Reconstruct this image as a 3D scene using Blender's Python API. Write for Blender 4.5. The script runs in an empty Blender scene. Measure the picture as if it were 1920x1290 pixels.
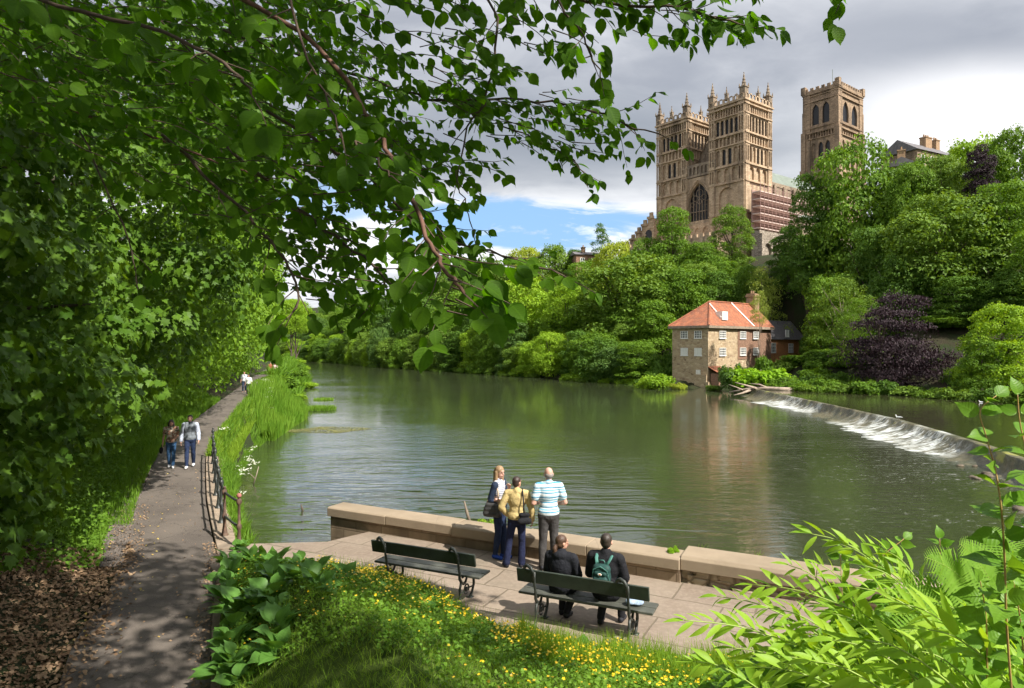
import bpy, bmesh, math, random
import numpy as np
from mathutils import Vector, Matrix
rng = np.random.default_rng(7)
random.seed(7)
F = 1250.0; CZ = 4.1
scene = bpy.context.scene
COL = scene.collection
V3 = lambda *a: np.array(a, float)

def P(px, py, d):
    """point seen at a pixel of the 1920 px photograph, d metres in front of the camera"""
    return V3(d*(px-960)/F, d, CZ+d*(645-py)/F)
def G(px, py, z=0.0):
    return P(px, py, (CZ-z)*F/(py-645))

def tag(o, label=None, cat=None, group=None, kind=None):
    if label: o['label'] = label
    if cat: o['category'] = cat
    if group: o['group'] = group
    if kind: o['kind'] = kind
    return o
def thing(name, label, cat, loc=(0, 0, 0), rz=0.0, group=None):
    o = bpy.data.objects.new(name, None)
    COL.objects.link(o); o.location = loc; o.rotation_euler = (0, 0, rz)
    o.empty_display_size = .2
    return tag(o, label, cat, group)
def link(name, me, parent=None):
    o = bpy.data.objects.new(name, me); COL.objects.link(o)
    if parent is not None: o.parent = parent
    return o
def copy_tree(o, parent=None):
    c = o.copy(); COL.objects.link(c); c.parent = parent
    for ch in [x for x in list(o.children)]: copy_tree(ch, c)
    return c
def mesh_np(name, V, T, mats=None, parent=None, mi=None, smooth=False, uv=None, uvname='leaf'):
    V = np.asarray(V, np.float32); T = np.asarray(T, np.int32)
    me = bpy.data.meshes.new(name)
    k = T.shape[1]; n = len(T)
    me.vertices.add(len(V)); me.vertices.foreach_set('co', V.ravel())
    me.loops.add(n*k); me.loops.foreach_set('vertex_index', T.ravel())
    me.polygons.add(n)
    me.polygons.foreach_set('loop_start', np.arange(0, n*k, k, dtype=np.int32))
    me.polygons.foreach_set('loop_total', np.full(n, k, np.int32))
    if mi is not None: me.polygons.foreach_set('material_index', np.asarray(mi, np.int32))
    me.polygons.foreach_set('use_smooth', np.full(n, smooth, bool))
    if uv is not None:
        l = me.uv_layers.new(name=uvname); l.data.foreach_set('uv', np.asarray(uv, np.float32)[T.ravel()].ravel())
    me.update(calc_edges=True)
    if mats is not None:
        for m in (mats if isinstance(mats, (list, tuple)) else [mats]): me.materials.append(m)
    return link(name, me, parent)

class MB:
    def __init__(s): s.v = []; s.f = []; s.m = []; s.M = None
    def add(s, vs, fs, m=0):
        b = len(s.v)
        for p in vs:
            if s.M is not None: p = s.M @ Vector(p)
            s.v.append((float(p[0]), float(p[1]), float(p[2])))
        for f in fs: s.f.append(tuple(b+i for i in f)); s.m.append(m)
        return s
    def box(s, x0, x1, y0, y1, z0, z1, m=0):
        return s.add([(x0,y0,z0),(x1,y0,z0),(x1,y1,z0),(x0,y1,z0),(x0,y0,z1),(x1,y0,z1),(x1,y1,z1),(x0,y1,z1)],
              [(0,3,2,1),(4,5,6,7),(0,1,5,4),(1,2,6,5),(2,3,7,6),(3,0,4,7)], m)
    def frame_box(s, O, U, N, u0, u1, n0, n1, z0, z1, m=0):
        """box in a frame: O origin, U along, N outward, z up"""
        O, U, N = map(np.asarray, (O, U, N)); Z = V3(0, 0, 1)
        vs = [O+U*u+N*n+Z*z for z in (z0, z1) for (u, n) in ((u0,n0),(u1,n0),(u1,n1),(u0,n1))]
        return s.add(vs, [(0,3,2,1),(4,5,6,7),(0,1,5,4),(1,2,6,5),(2,3,7,6),(3,0,4,7)], m)
    def prism(s, poly, z0, z1, m=0):
        n = len(poly)
        z0f = z0 if callable(z0) else (lambda p: z0); z1f = z1 if callable(z1) else (lambda p: z1)
        vs = [(p[0], p[1], z0f(p)) for p in poly]+[(p[0], p[1], z1f(p)) for p in poly]
        return s.add(vs, [tuple(range(n))[::-1], tuple(range(n, 2*n))]+[(i, (i+1) % n, n+(i+1) % n, n+i) for i in range(n)], m)
    def tube(s, pts, rad, n=6, m=0, cap=True, flat=1.0):
        pts = [np.asarray(p, float) for p in pts]; k = len(pts)
        if not hasattr(rad, '__len__'): rad = [rad]*k
        vs = []; up = V3(0, 0, 1); a = None
        for i, p in enumerate(pts):
            t = pts[min(i+1, k-1)]-pts[max(i-1, 0)]; t = t/(np.linalg.norm(t)+1e-9)
            if a is None:
                a = np.cross(t, up)
                if np.linalg.norm(a) < .1: a = np.cross(t, V3(0, 1, 0))
            a = a-t*np.dot(a, t); a = a/(np.linalg.norm(a)+1e-9); b = np.cross(t, a)
            for j in range(n):
                th = 2*math.pi*j/n
                vs.append(p+(a*math.cos(th)+b*math.sin(th)*flat)*rad[i])
        fs = [(i*n+j, i*n+(j+1) % n, (i+1)*n+(j+1) % n, (i+1)*n+j) for i in range(k-1) for j in range(n)]
        if cap: fs += [tuple(range(n))[::-1], tuple(range((k-1)*n, k*n))]
        return s.add(vs, fs, m)
    def lathe(s, c, prof, n=10, m=0):
        """prof: list of (r, z)"""
        vs = [(c[0]+r*math.cos(2*math.pi*j/n), c[1]+r*math.sin(2*math.pi*j/n), c[2]+z) for r, z in prof for j in range(n)]
        k = len(prof)
        fs = [(i*n+j, i*n+(j+1) % n, (i+1)*n+(j+1) % n, (i+1)*n+j) for i in range(k-1) for j in range(n)]
        fs += [tuple(range(n))[::-1], tuple(range((k-1)*n, k*n))]
        return s.add(vs, fs, m)
    def ball(s, c, r, n=8, m=0, R=None):
        r = (r, r, r) if not hasattr(r, '__len__') else r
        vs = []; fs = []
        for i in range(1, n):
            for j in range(2*n):
                th = math.pi*i/n; ph = math.pi*j/n
                v = V3(r[0]*math.sin(th)*math.cos(ph), r[1]*math.sin(th)*math.sin(ph), r[2]*math.cos(th))
                if R is not None: v = np.array(R) @ v
                vs.append(v+np.asarray(c))
        k = 2*n
        for i in range(n-2):
            for j in range(k): fs.append((i*k+j, (i+1)*k+j, (i+1)*k+(j+1) % k, i*k+(j+1) % k))
        fs.append(tuple(range(k))); fs.append(tuple(range((n-2)*k, (n-1)*k))[::-1])
        return s.add(vs, fs, m)
    def build(s, name, mats, parent=None, smooth=False, bevel=0.0):
        me = bpy.data.meshes.new(name); me.from_pydata(s.v, [], s.f)
        for m in (mats if isinstance(mats, (list, tuple)) else [mats]): me.materials.append(m)
        me.polygons.foreach_set('material_index', s.m)
        if smooth: me.polygons.foreach_set('use_smooth', [True]*len(s.f))
        me.update()
        o = link(name, me, parent)
        if bevel:
            b = o.modifiers.new('bevel', 'BEVEL'); b.width = bevel; b.segments = 2; b.limit_method = 'ANGLE'
        return o

# ---------- smooth pseudo noise on arrays
def snoise(x, y, z=0.0, seed=0, octs=3):
    r = np.random.default_rng(1000+seed); out = 0; a = 1.0; f = 1.0
    for _ in range(octs):
        for _ in range(4):
            k = r.normal(size=3); k /= np.linalg.norm(k); ph = r.uniform(0, 6.28)
            out = out+a*np.sin((x*k[0]+y*k[1]+z*k[2])*f*1.7+ph)
        a *= .5; f *= 2.03
    return out/(4*1.4)

# ---------- node helper
class NT:
    def __init__(s, nt): s.t = nt; nt.nodes.clear()
    def n(s, typ, **kw):
        nd = s.t.nodes.new(typ)
        for k, v in kw.items():
            if k.startswith('_'): setattr(nd, k[1:], v)
        for k, v in kw.items():
            if k.startswith('_'): continue
            key = int(k[1:]) if k[0] == 'i' and k[1:].isdigit() else k.replace('__', ' ')
            s.set(nd.inputs[key], v)
        return nd
    def set(s, inp, v):
        if isinstance(v, bpy.types.NodeSocket): s.t.links.new(v, inp)
        elif isinstance(v, bpy.types.Node): s.t.links.new(v.outputs[0], inp)
        else:
            if hasattr(v, '__len__') and len(v) == 3 and inp.type == 'RGBA': v = (*v, 1)
            inp.default_value = v
    def math(s, op, a, b=0.0, c=None, clamp=False):
        nd = s.t.nodes.new('ShaderNodeMath'); nd.operation = op; nd.use_clamp = clamp
        s.set(nd.inputs[0], a); s.set(nd.inputs[1], b)
        if c is not None: s.set(nd.inputs[2], c)
        return nd.outputs[0]
    def mix(s, f, a, b, mode='MIX'):
        nd = s.t.nodes.new('ShaderNodeMix'); nd.data_type = 'RGBA'; nd.blend_type = mode; nd.clamp_factor = True
        s.set(nd.inputs[0], f); s.set(nd.inputs[6], a); s.set(nd.inputs[7], b)
        return nd.outputs[2]
    def ramp(s, f, stops, interp='LINEAR'):
        nd = s.t.nodes.new('ShaderNodeValToRGB'); r = nd.color_ramp; r.interpolation = interp
        while len(r.elements) < len(stops): r.elements.new(.5)
        for e, (p, c) in zip(r.elements, stops):
            e.position = p; e.color = (c, c, c, 1) if not hasattr(c, '__len__') else (*c, 1)
        s.set(nd.inputs[0], f); return nd.outputs[0]
    def step(s, x, a, b):
        nd = s.t.nodes.new('ShaderNodeMapRange'); nd.interpolation_type = 'SMOOTHSTEP'
        s.set(nd.inputs[0], x); nd.inputs[1].default_value = a; nd.inputs[2].default_value = b
        return nd.outputs[0]
    def noise(s, vec, scale, detail=4, rough=.55, dist=0.0, out=0):
        nd = s.n('ShaderNodeTexNoise', Scale=scale, Detail=detail, Roughness=rough, Distortion=dist)
        if vec is not None: s.set(nd.inputs['Vector'], vec)
        return nd.outputs[out]
    def mapv(s, vec, sc=(1, 1, 1), loc=(0, 0, 0), rot=(0, 0, 0)):
        nd = s.n('ShaderNodeMapping'); s.set(nd.inputs[0], vec)
        nd.inputs['Scale'].default_value = sc; nd.inputs['Location'].default_value = loc; nd.inputs['Rotation'].default_value = rot
        return nd.outputs[0]
    def bump(s, h, strength=.3, dist=.02, normal=None):
        nd = s.n('ShaderNodeBump', Strength=strength, Distance=dist, Height=h)
        if normal is not None: s.set(nd.inputs['Normal'], normal)
        return nd.outputs[0]

def new_mat(name):
    m = bpy.data.materials.new(name); m.use_nodes = True
    t = NT(m.node_tree); out = t.n('ShaderNodeOutputMaterial')
    return m, t, out
def principled(t, out, color, rough=.7, bump=None, spec=.5, metal=0.0, **kw):
    b = t.n('ShaderNodeBsdfPrincipled', Roughness=rough, Metallic=metal)
    t.set(b.inputs['Base Color'], color); b.inputs['Specular IOR Level'].default_value = spec
    if bump is not None: t.set(b.inputs['Normal'], bump)
    for k, v in kw.items(): t.set(b.inputs[k.replace('__', ' ')], v)
    if out is not None: t.t.links.new(b.outputs[0], out.inputs[0])
    return b
def simple(name, c, rough=.7, var=.25, scale=6.0, bump=.2, bscale=None, dist=.01, spec=.4, metal=0.0):
    m, t, out = new_mat(name)
    co = t.n('ShaderNodeTexCoord').outputs['Object']
    n1 = t.noise(co, scale, 5, .6)
    a = tuple(x*(1-var) for x in c); b = tuple(min(1, x*(1+var)) for x in c)
    col = t.ramp(n1, [(.3, a), (.7, b)])
    n2 = t.noise(co, bscale or scale*5, 4, .65)
    rv = t.math('MULTIPLY_ADD', n2, .3, max(0, rough-.15))
    principled(t, out, col, rv, t.bump(n2, bump, dist), spec, metal)
    return m
def leafmat(name, a, b, tr=.35, rough=.55, spec=.2, tcol=None, var=1.0, nscale=.6, vein=False):
    """leaf: two greens mixed per leaf and per clump, thin translucency"""
    m, t, out = new_mat(name)
    g = t.n('ShaderNodeNewGeometry'); co = t.n('ShaderNodeTexCoord').outputs['Object']
    rnd = g.outputs['Random Per Island']
    oi = t.n('ShaderNodeObjectInfo').outputs['Random']
    nz = t.noise(co, nscale, 2, .5)
    f = t.math('ADD', t.math('MULTIPLY', rnd, .45*var), t.math('MULTIPLY', t.step(nz, .3, .7), .45*var))
    f = t.math('ADD', f, t.math('MULTIPLY', oi, .12))
    col = t.mix(f, a, b)
    bmp = None
    if vein:
        uv = t.n('ShaderNodeUVMap', _uv_map='leaf')
        sep = t.n('ShaderNodeSeparateXYZ'); t.set(sep.inputs[0], uv.outputs[0])
        au = t.math('ABSOLUTE', sep.outputs[0])
        w = t.math('SINE', t.math('MULTIPLY', t.math('SUBTRACT', sep.outputs[1], t.math('MULTIPLY', au, .55)), 48.0))
        side = t.step(w, .82, 1.0); mid = t.step(au, .06, .02)
        vn = t.math('MAXIMUM', t.math('MULTIPLY', side, .5), mid)
        col = t.mix(t.math('MULTIPLY', vn, .14), col, tuple(min(1, x*1.6) for x in b))
        bmp = t.bump(t.math('MULTIPLY_ADD', w, .5, vn), .15, .003)
    p = principled(t, None, col, rough, bmp, spec)
    tc = t.mix(1.0, col, tcol or (1.7, 1.5, .5), 'MULTIPLY')
    tl = t.n('ShaderNodeBsdfTranslucent', Color=tc)
    ms = t.n('ShaderNodeMixShader', i0=tr, i1=p.outputs[0], i2=tl.outputs[0])
    t.t.links.new(ms.outputs[0], out.inputs[0])
    return m

# ---------- leaf templates (verts in leaf space: x across, y along, z normal)
def fan(pts, fold=0.0, curl=0.0):
    pts = np.array(pts, float)
    V = np.zeros((len(pts)+1, 3)); V[1:, :2] = pts; V[0, :2] = (0, .45)
    V[:, 2] = fold*np.abs(V[:, 0])-curl*V[:, 1]**2
    n = len(pts); T = [(0, i+1, (i+1) % n+1) for i in range(n)]
    return V, np.array(T), V[:, :2].copy()
L_DIAMOND = (np.array([(0, 0, 0), (.36, .45, .08), (0, 1, -.1), (-.36, .5, .08)]), np.array([(0, 1, 2), (0, 2, 3)]), np.array([(0, 0), (.36, .45), (0, 1), (-.36, .5)]))
L_MAPLE = fan([(0, 0), (.14, .02), (.4, .02), (.33, .2), (.56, .42), (.32, .45), (.36, .68), (.15, .68), (0, 1), (-.15, .7), (-.36, .68), (-.32, .45), (-.56, .42), (-.33, .2), (-.4, .02), (-.14, .02)], .16, .15)
def strip_leaf(prof, fold=.25, curl=.25, serr=0.0):
    """midrib + two sides; prof list of (y, halfwidth)"""
    V = []; T = []
    k = len(prof)
    for i, (y, w) in enumerate(prof):
        z = -curl*y*y
        ws = w*(1+serr*(1 if i % 2 else -1))
        V += [(-ws, y-.02*(w > 0), z+fold*w), (0, y, z), (ws, y-.02*(w > 0), z+fold*w)]
    for i in range(k-1):
        a = 3*i
        T += [(a, a+1, a+4), (a, a+4, a+3), (a+1, a+2, a+5), (a+1, a+5, a+4)]
    V = np.array(V); return V, np.array(T), V[:, :2].copy()
L_OVATE = strip_leaf([(0, 0), (.08, .16), (.2, .29), (.33, .36), (.47, .385), (.6, .36), (.72, .29), (.83, .19), (.92, .08), (1.02, 0)], .22, .22, .035)
L_WILLOW = strip_leaf([(0, 0), (.12, .07), (.3, .125), (.5, .14), (.7, .11), (.87, .05), (1, 0)], .35, .3)
L_BROAD = strip_leaf([(0, 0), (.1, .2), (.3, .36), (.5, .38), (.7, .28), (.88, .1), (1.05, 0)], .25, .35)
L_BLADE = (np.array([(-.5, 0, 0), (.5, 0, 0), (-.35, .55, .03), (.35, .55, .03), (0, 1, .15)]), np.array([(0, 1, 3), (0, 3, 2), (2, 3, 4)]), np.zeros((5, 2)))

def norm(a): return a/(np.linalg.norm(a, axis=-1, keepdims=True)+1e-9)
def leaves(name, pos, along, nrm, size, tmpl, mats, parent=None, mi=None, wid=None, smooth=False):
    """pos N,3; along N,3 (leaf axis); nrm N,3; size N"""
    V0, T0, U0 = tmpl
    y = norm(along); x = norm(np.cross(y, nrm)); z = np.cross(x, y)
    N = len(pos); m = len(V0)
    s = np.asarray(size, float).reshape(-1, 1, 1)*np.ones((N, 1, 1))
    w = 1.0 if wid is None else np.asarray(wid).reshape(-1, 1, 1)
    V = pos[:, None, :]+s*(V0[None, :, 0:1]*x[:, None, :]*w+V0[None, :, 1:2]*y[:, None, :]+V0[None, :, 2:3]*z[:, None, :]*w)
    T = (T0[None]+(np.arange(N)*m)[:, None, None]).reshape(-1, 3)
    mm = None if mi is None else np.repeat(mi, len(T0))
    return mesh_np(name, V.reshape(-1, 3), T, mats, parent, mm, smooth, np.tile(U0, (N, 1)))

def foliage_pts(puffs, n, r, thick=(.7, 1.06), up=.35, jitter=.55, cull=.72, keep=None, seed=0, lump=.22):
    """leaf positions and normals over the outside of overlapping puffs (c, (rx,ry,rz))"""
    C = np.array([p[0] for p in puffs]); R = np.array([p[1] for p in puffs], float)
    area = (R[:, 0]*R[:, 1]+R[:, 0]*R[:, 2]*2)
    idx = r.choice(len(puffs), size=n, p=area/area.sum())
    u = norm(r.normal(size=(n, 3))); u[:, 2] = np.where((u[:, 2] < -.25) & (r.random(n) < .7), -u[:, 2], u[:, 2])
    c = C[idx]; rr = R[idx]
    lum = 1+lump*snoise(u[:, 0]*2.2+c[:, 0], u[:, 1]*2.2+c[:, 1], u[:, 2]*2.2+c[:, 2], seed)*1.6
    pos = c+rr*u*(r.uniform(thick[0], thick[1], n)*lum)[:, None]
    ok = np.ones(n, bool)
    for j in range(len(puffs)):
        q = ((pos-C[j])/R[j]); ok &= ~(((q**2).sum(1) < cull**2) & (idx != j))
    if keep is not None: ok &= keep(pos, u)
    pos = pos[ok]; u = u[ok]; k = len(pos)
    nrm = norm(u/ (R[idx[ok]]/R[idx[ok]].max(1, keepdims=True))*.8+V3(0, 0, up)+r.normal(size=(k, 3))*jitter)
    al = norm(np.cross(nrm, norm(r.normal(size=(k, 3))))+V3(0, 0, -.25))
    return pos, al, nrm
# ---------- camera, light, sky
cam_d = bpy.data.cameras.new('camera'); cam = bpy.data.objects.new('camera', cam_d); COL.objects.link(cam)
cam.location = (0, 0, CZ); cam.rotation_euler = (math.radians(90), 0, 0)
cam_d.sensor_width = 36; cam_d.lens = 36*F/1920; cam_d.clip_end = 4000; cam_d.clip_start = .05
scene.camera = cam
SUN = norm(V3(.53, -.47, .76))
sun_d = bpy.data.lights.new('sun', 'SUN'); sun = bpy.data.objects.new('sun', sun_d); COL.objects.link(sun)
sun_d.energy = 4.8; sun_d.angle = math.radians(.6); sun_d.color = (1, .95, .86)
sun.rotation_euler = Vector(SUN).to_track_quat('Z', 'Y').to_euler(); sun.location = (20, -20, 60)
scene.view_settings.view_transform = 'Standard'; scene.view_settings.look = 'None'
scene.view_settings.exposure = .88; scene.view_settings.gamma = 1
scene.cycles.use_denoising = True
scene.cycles.max_bounces = 6; scene.cycles.diffuse_bounces = 3; scene.cycles.glossy_bounces = 2
scene.cycles.transmission_bounces = 3; scene.cycles.transparent_max_bounces = 4
scene.cycles.caustics_reflective = False; scene.cycles.caustics_refractive = False
scene.cycles.sample_clamp_indirect = 4.0

world = bpy.data.worlds.new('World'); scene.world = world; world.use_nodes = True
t = NT(world.node_tree); wout = t.n('ShaderNodeOutputWorld')
sky = t.n('ShaderNodeTexSky'); sky.sky_type = 'NISHITA'; sky.sun_disc = False
sky.sun_elevation = math.asin(SUN[2]); sky.sun_rotation = math.atan2(SUN[0], SUN[1]); sky.altitude = 50; sky.air_density = 1; sky.dust_density = .6
gen = t.n('ShaderNodeTexCoord').outputs['Generated']
sp = t.n('ShaderNodeSeparateXYZ'); t.set(sp.inputs[0], gen)
zz = t.math('MAXIMUM', sp.outputs[2], 0.0)
den = t.math('ADD', zz, .26)
cx_ = t.math('DIVIDE', sp.outputs[0], den); cy_ = t.math('DIVIDE', sp.outputs[1], den)
cmb = t.n('ShaderNodeCombineXYZ', i0=cx_, i1=cy_, i2=0.0).outputs[0]
cl1 = t.noise(t.mapv(cmb, (1.0, 1.5, 1), (3.1, 1.7, 0)), .95, 9, .55, .35)
cl2 = t.noise(t.mapv(cmb, (1.2, 2.0, 1), (8.3, 4.2, 0)), 2.6, 8, .6, .5)
# direction of the northern half: u = x/y, v = z/y
yy = t.math('MAXIMUM', sp.outputs[1], .05)
u_ = t.math('DIVIDE', sp.outputs[0], yy); v_ = t.math('DIVIDE', sp.outputs[2], yy)
def blob(u0, v0, ru, rv, wob=.9):
    a = t.math('DIVIDE', t.math('SUBTRACT', u_, u0), ru); b = t.math('DIVIDE', t.math('SUBTRACT', v_, v0), rv)
    r2 = t.math('SQRT', t.math('ADD', t.math('MULTIPLY', a, a), t.math('MULTIPLY', b, b)))
    r2 = t.math('ADD', r2, t.math('MULTIPLY', t.math('SUBTRACT', cl2, .5), wob*2.6))
    return t.step(r2, 1.25, .75)
def soft(u0, v0, ru, rv, wob=.9):
    a = t.math('DIVIDE', t.math('SUBTRACT', u_, u0), ru); b = t.math('DIVIDE', t.math('SUBTRACT', v_, v0), rv)
    r2 = t.math('SQRT', t.math('ADD', t.math('MULTIPLY', a, a), t.math('MULTIPLY', b, b)))
    r2 = t.math('ADD', r2, t.math('MULTIPLY', t.math('SUBTRACT', cl1, .5), wob*2.2))
    return t.step(r2, 1.7, .3)
shade = t.math('ADD', t.math('MULTIPLY', t.step(cl1, .40, .60), .70), t.math('MULTIPLY', t.step(cl2, .36, .64), .30))
ccol = t.mix(shade, (2.6, 2.85, 3.4), (9.2, 9.3, 9.5))
ccol = t.mix(t.math('MULTIPLY', soft(.12, .30, .5, .085, .5), .92), ccol, (2.5, 2.8, 3.3))
ccol = t.mix(t.math('MULTIPLY', soft(.60, .46, .32, .10, .5), .88), ccol, (2.8, 3.05, 3.6))
ccol = t.mix(t.math('MULTIPLY', soft(-.1, .48, .5, .12, .5), .4), ccol, (4.2, 4.4, 4.9))
ccol = t.mix(t.math('MULTIPLY', soft(.74, .33, .22, .08, .5), .85), ccol, (10.2, 10.2, 10.3))
gap = blob(.0, .178, .2, .040, .55)
gap = t.math('MULTIPLY', gap, t.math('SUBTRACT', 1.0, t.math('MULTIPLY', t.step(cl2, .52, .62), .55)))
gap2 = t.math('MULTIPLY', blob(-.26, .21, .12, .03, .8), .7)
gap = t.math('MAXIMUM', gap, gap2)
white = blob(-.03, .135, .3, .025, .5)
ccol = t.mix(t.math('MULTIPLY', white, .7), ccol, (9.8, 9.8, 9.9))
skyb = t.mix(.75, sky.outputs[0], (2.7, 4.9, 8.0))
fin = t.mix(gap, ccol, skyb)
bg = t.n('ShaderNodeBackground', Color=fin, Strength=.076)
t.t.links.new(bg.outputs[0], wout.inputs[0])

# ---------- plan of the place (metres, camera above the origin, looking along +y)
XRp = np.array([(-40,66),(0,62),(40,57),(60,51.5),(68,48),(75,44),(81,37),(95,31.5),(102,29),(104,24),(109,20.9),(125,10),(142,-1.1),(158,-12.6),(195,-40.5),(226,-56),(270,-86),(320,-128),(420,-230)], float)
XLp = np.array([(13.5,-5.55),(15,-6.25),(17.3,-7.42),(20.4,-8.88),(22.8,-9.95),(24,-10.3),(28,-11.9),(33,-13.8),(41,-16.4),(52,-18.2),(62,-19.4),(72,-23.5),(85,-28),(112,-35),(186,-59),(239,-80),(300,-118),(420,-225)], float)
PRp = np.array([(-12,3.6),(0,-.5),(5,-2.4),(7.95,-3.6),(9.6,-4.34),(12.65,-5.57),(13.35,-5.95),(14.9,-6.74),(17.3,-7.95),(20.4,-9.40),(23.8,-10.95),(28,-12.7),(42,-17.3),(62,-23.6),(85,-31),(109,-38.3),(140,-48),(200,-68),(300,-122)], float)
NSp = np.array([(-5.9,13.5),(-3.8,13.65),(-3.1,14.5),(2.86,11.6),(5.7,10.2),(12,6.9),(24,0.5),(45,-12),(70,-25)], float)
XR = lambda y: np.interp(y, XRp[:, 0], XRp[:, 1]); XL = lambda y: np.interp(y, XLp[:, 0], XLp[:, 1])
PR = lambda y: np.interp(y, PRp[:, 0], PRp[:, 1]); PW = lambda y: np.interp(y, [0, 12, 60], [1.95, 1.78, 1.9])
PL = lambda y: PR(y)-PW(y)
NS = lambda x: np.interp(x, NSp[:, 0], NSp[:, 1])
sm = lambda a: (lambda q: q*q*(3-2*q))(np.clip(a, 0, 1))
_yy = np.linspace(-40, 420, 461); SHORE = np.stack([XR(_yy), _yy], 1)
def right_s(x, y):
    x = np.atleast_1d(x).astype(float); y = np.atleast_1d(y).astype(float)
    out = np.empty(x.size); xf = x.ravel(); yf = y.ravel()
    for i in range(0, x.size, 20000):
        d = np.hypot(xf[i:i+20000, None]-SHORE[None, :, 0], yf[i:i+20000, None]-SHORE[None, :, 1]).min(1)
        out[i:i+20000] = d
    return (out*np.sign(xf-XR(yf))).reshape(x.shape)
def ground_h(x, y):
    x = np.atleast_1d(np.asarray(x, float)); y = np.atleast_1d(np.asarray(y, float))
    s = right_s(x, y)
    hr = -3.2+1.4*sm(s/2.5)+1.0*sm(s/12)+.50*np.clip(s-7, 0, 200)
    hr = np.where(hr > 22, 22+6*(1-np.exp(-(hr-22)/6)), hr)
    hr = hr+.5*snoise(x*.25, y*.25, 0, 3)*sm(s/8)
    em = (x-30)*.75+(y-102)*.66; nm = -(x-30)*.66+(y-102)*.75
    km = sm((em+5)/4)*sm((38.5-em)/4)*np.where(em > 8, sm((nm+24)/6), sm((nm+7)/3))*sm((15-nm)/7)
    hr = hr*(1-km)+np.minimum(hr, -1.6)*km
    # left side
    pr, pl, xl = PR(y), PL(y), XL(y)
    w = np.maximum(xl-pr, .3)
    hb = -3.0+2.95*sm((xl-x)/w*1.5)
    e = pl-x
    hl = np.where(x >= pr, hb, -.08)
    up = .45*sm((e-.2)/1.6)+.42*np.clip(e-1.2, 0, 40)
    up = np.where(up > 10, 10+4*(1-np.exp(-(up-10)/4)), up)
    hl = np.where(e > 0, -.08+up+.12*snoise(x*1.3, y*1.3, 0, 5)*sm(e/1.0), hl)
    near = y < 24.2
    hwall = np.where(x < np.where(near, np.maximum(xl, pr+.35), 0)-.18, hl, -4.2)
    hwall = np.where((x >= pr) & (x < xl-.18), -.07, hwall)
    hl = np.where(near & (x > pr), hwall, hl)
    # camera bank
    inland = NS(x)-y
    hn = np.where(inland > 1.3, -.08, -4.2)
    isn = (x > -5.9) & (y < 14.6) & (x > pr)
    h = np.where(x > XR(y), hr, np.where(x < XL(y), hl, -4.4))
    h = np.where(isn, np.where(x > XR(y), hr, np.where(inland > 0, hn, -4.4)), h)
    return h
GH = lambda x, y: float(ground_h(x, y)[0])

def grid_mesh(name, xs, ys, hf, mat, parent=None):
    X, Y = np.meshgrid(xs, ys); Z = hf(X, Y); n, m = X.shape
    V = np.stack([X, Y, Z], -1).reshape(-1, 3)
    i = np.arange((n-1)*(m-1)); r = i//(m-1); c = i % (m-1); a = r*m+c
    return mesh_np(name, V, np.stack([a, a+1, a+m+1, a+m], 1), mat, parent, smooth=True)

# ---------- setting materials
def m_ground():
    m, t, out = new_mat('undergrowth_earth'); co = t.n('ShaderNodeTexCoord').outputs['Object']
    a = t.noise(co, .35, 6, .6); b = t.noise(co, 9, 6, .7)
    c = t.mix(t.step(a, .35, .65), (.03, .05, .012), (.05, .04, .022))
    c = t.mix(t.step(b, .3, .75), t.mix(.6, c, (.012, .012, .008)), c)
    principled(t, out, c, .95, t.bump(b, .8, .06), .2); return m
def m_asphalt():
    m, t, out = new_mat('worn_asphalt'); co = t.n('ShaderNodeTexCoord').outputs['Object']
    big = t.noise(co, .7, 5, .6); fine = t.noise(co, 60, 3, .7)
    vor = t.n('ShaderNodeTexVoronoi', Scale=95.0); t.set(vor.inputs['Vector'], co)
    c = t.mix(t.step(big, .3, .7), (.088, .074, .064), (.138, .116, .098))
    c = t.mix(t.math('MULTIPLY', t.step(fine, .45, .75), .45), c, (.20, .17, .14))
    c = t.mix(t.step(vor.outputs['Distance'], .14, .05), c, (.24, .21, .18))
    crack = t.n('ShaderNodeTexVoronoi', Scale=.55, _feature='DISTANCE_TO_EDGE'); t.set(crack.inputs['Vector'], t.mapv(t.n('ShaderNodeVectorMath', i0=co, i1=t.noise(co, 2.0, 4, .6, 0, 1)).outputs[0], (1, 1, 1)))
    c = t.mix(t.math('MULTIPLY', t.step(crack.outputs['Distance'], .010, .003), .5), c, (.03, .025, .02))
    principled(t, out, c, .9, t.bump(t.math('ADD', fine, t.math('MULTIPLY', vor.outputs['Distance'], .6)), .5, .008), .25); return m
def m_turf():
    m, t, out = new_mat('mossy_turf'); co = t.n('ShaderNodeTexCoord').outputs['Object']
    c = t.mix(t.step(t.noise(co, 6, 6, .7), .35, .65), (.050, .085, .015), (.105, .150, .028))
    principled(t, out, c, .95, t.bump(t.noise(co, 30, 4, .7), .8, .03), .1); return m
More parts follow.
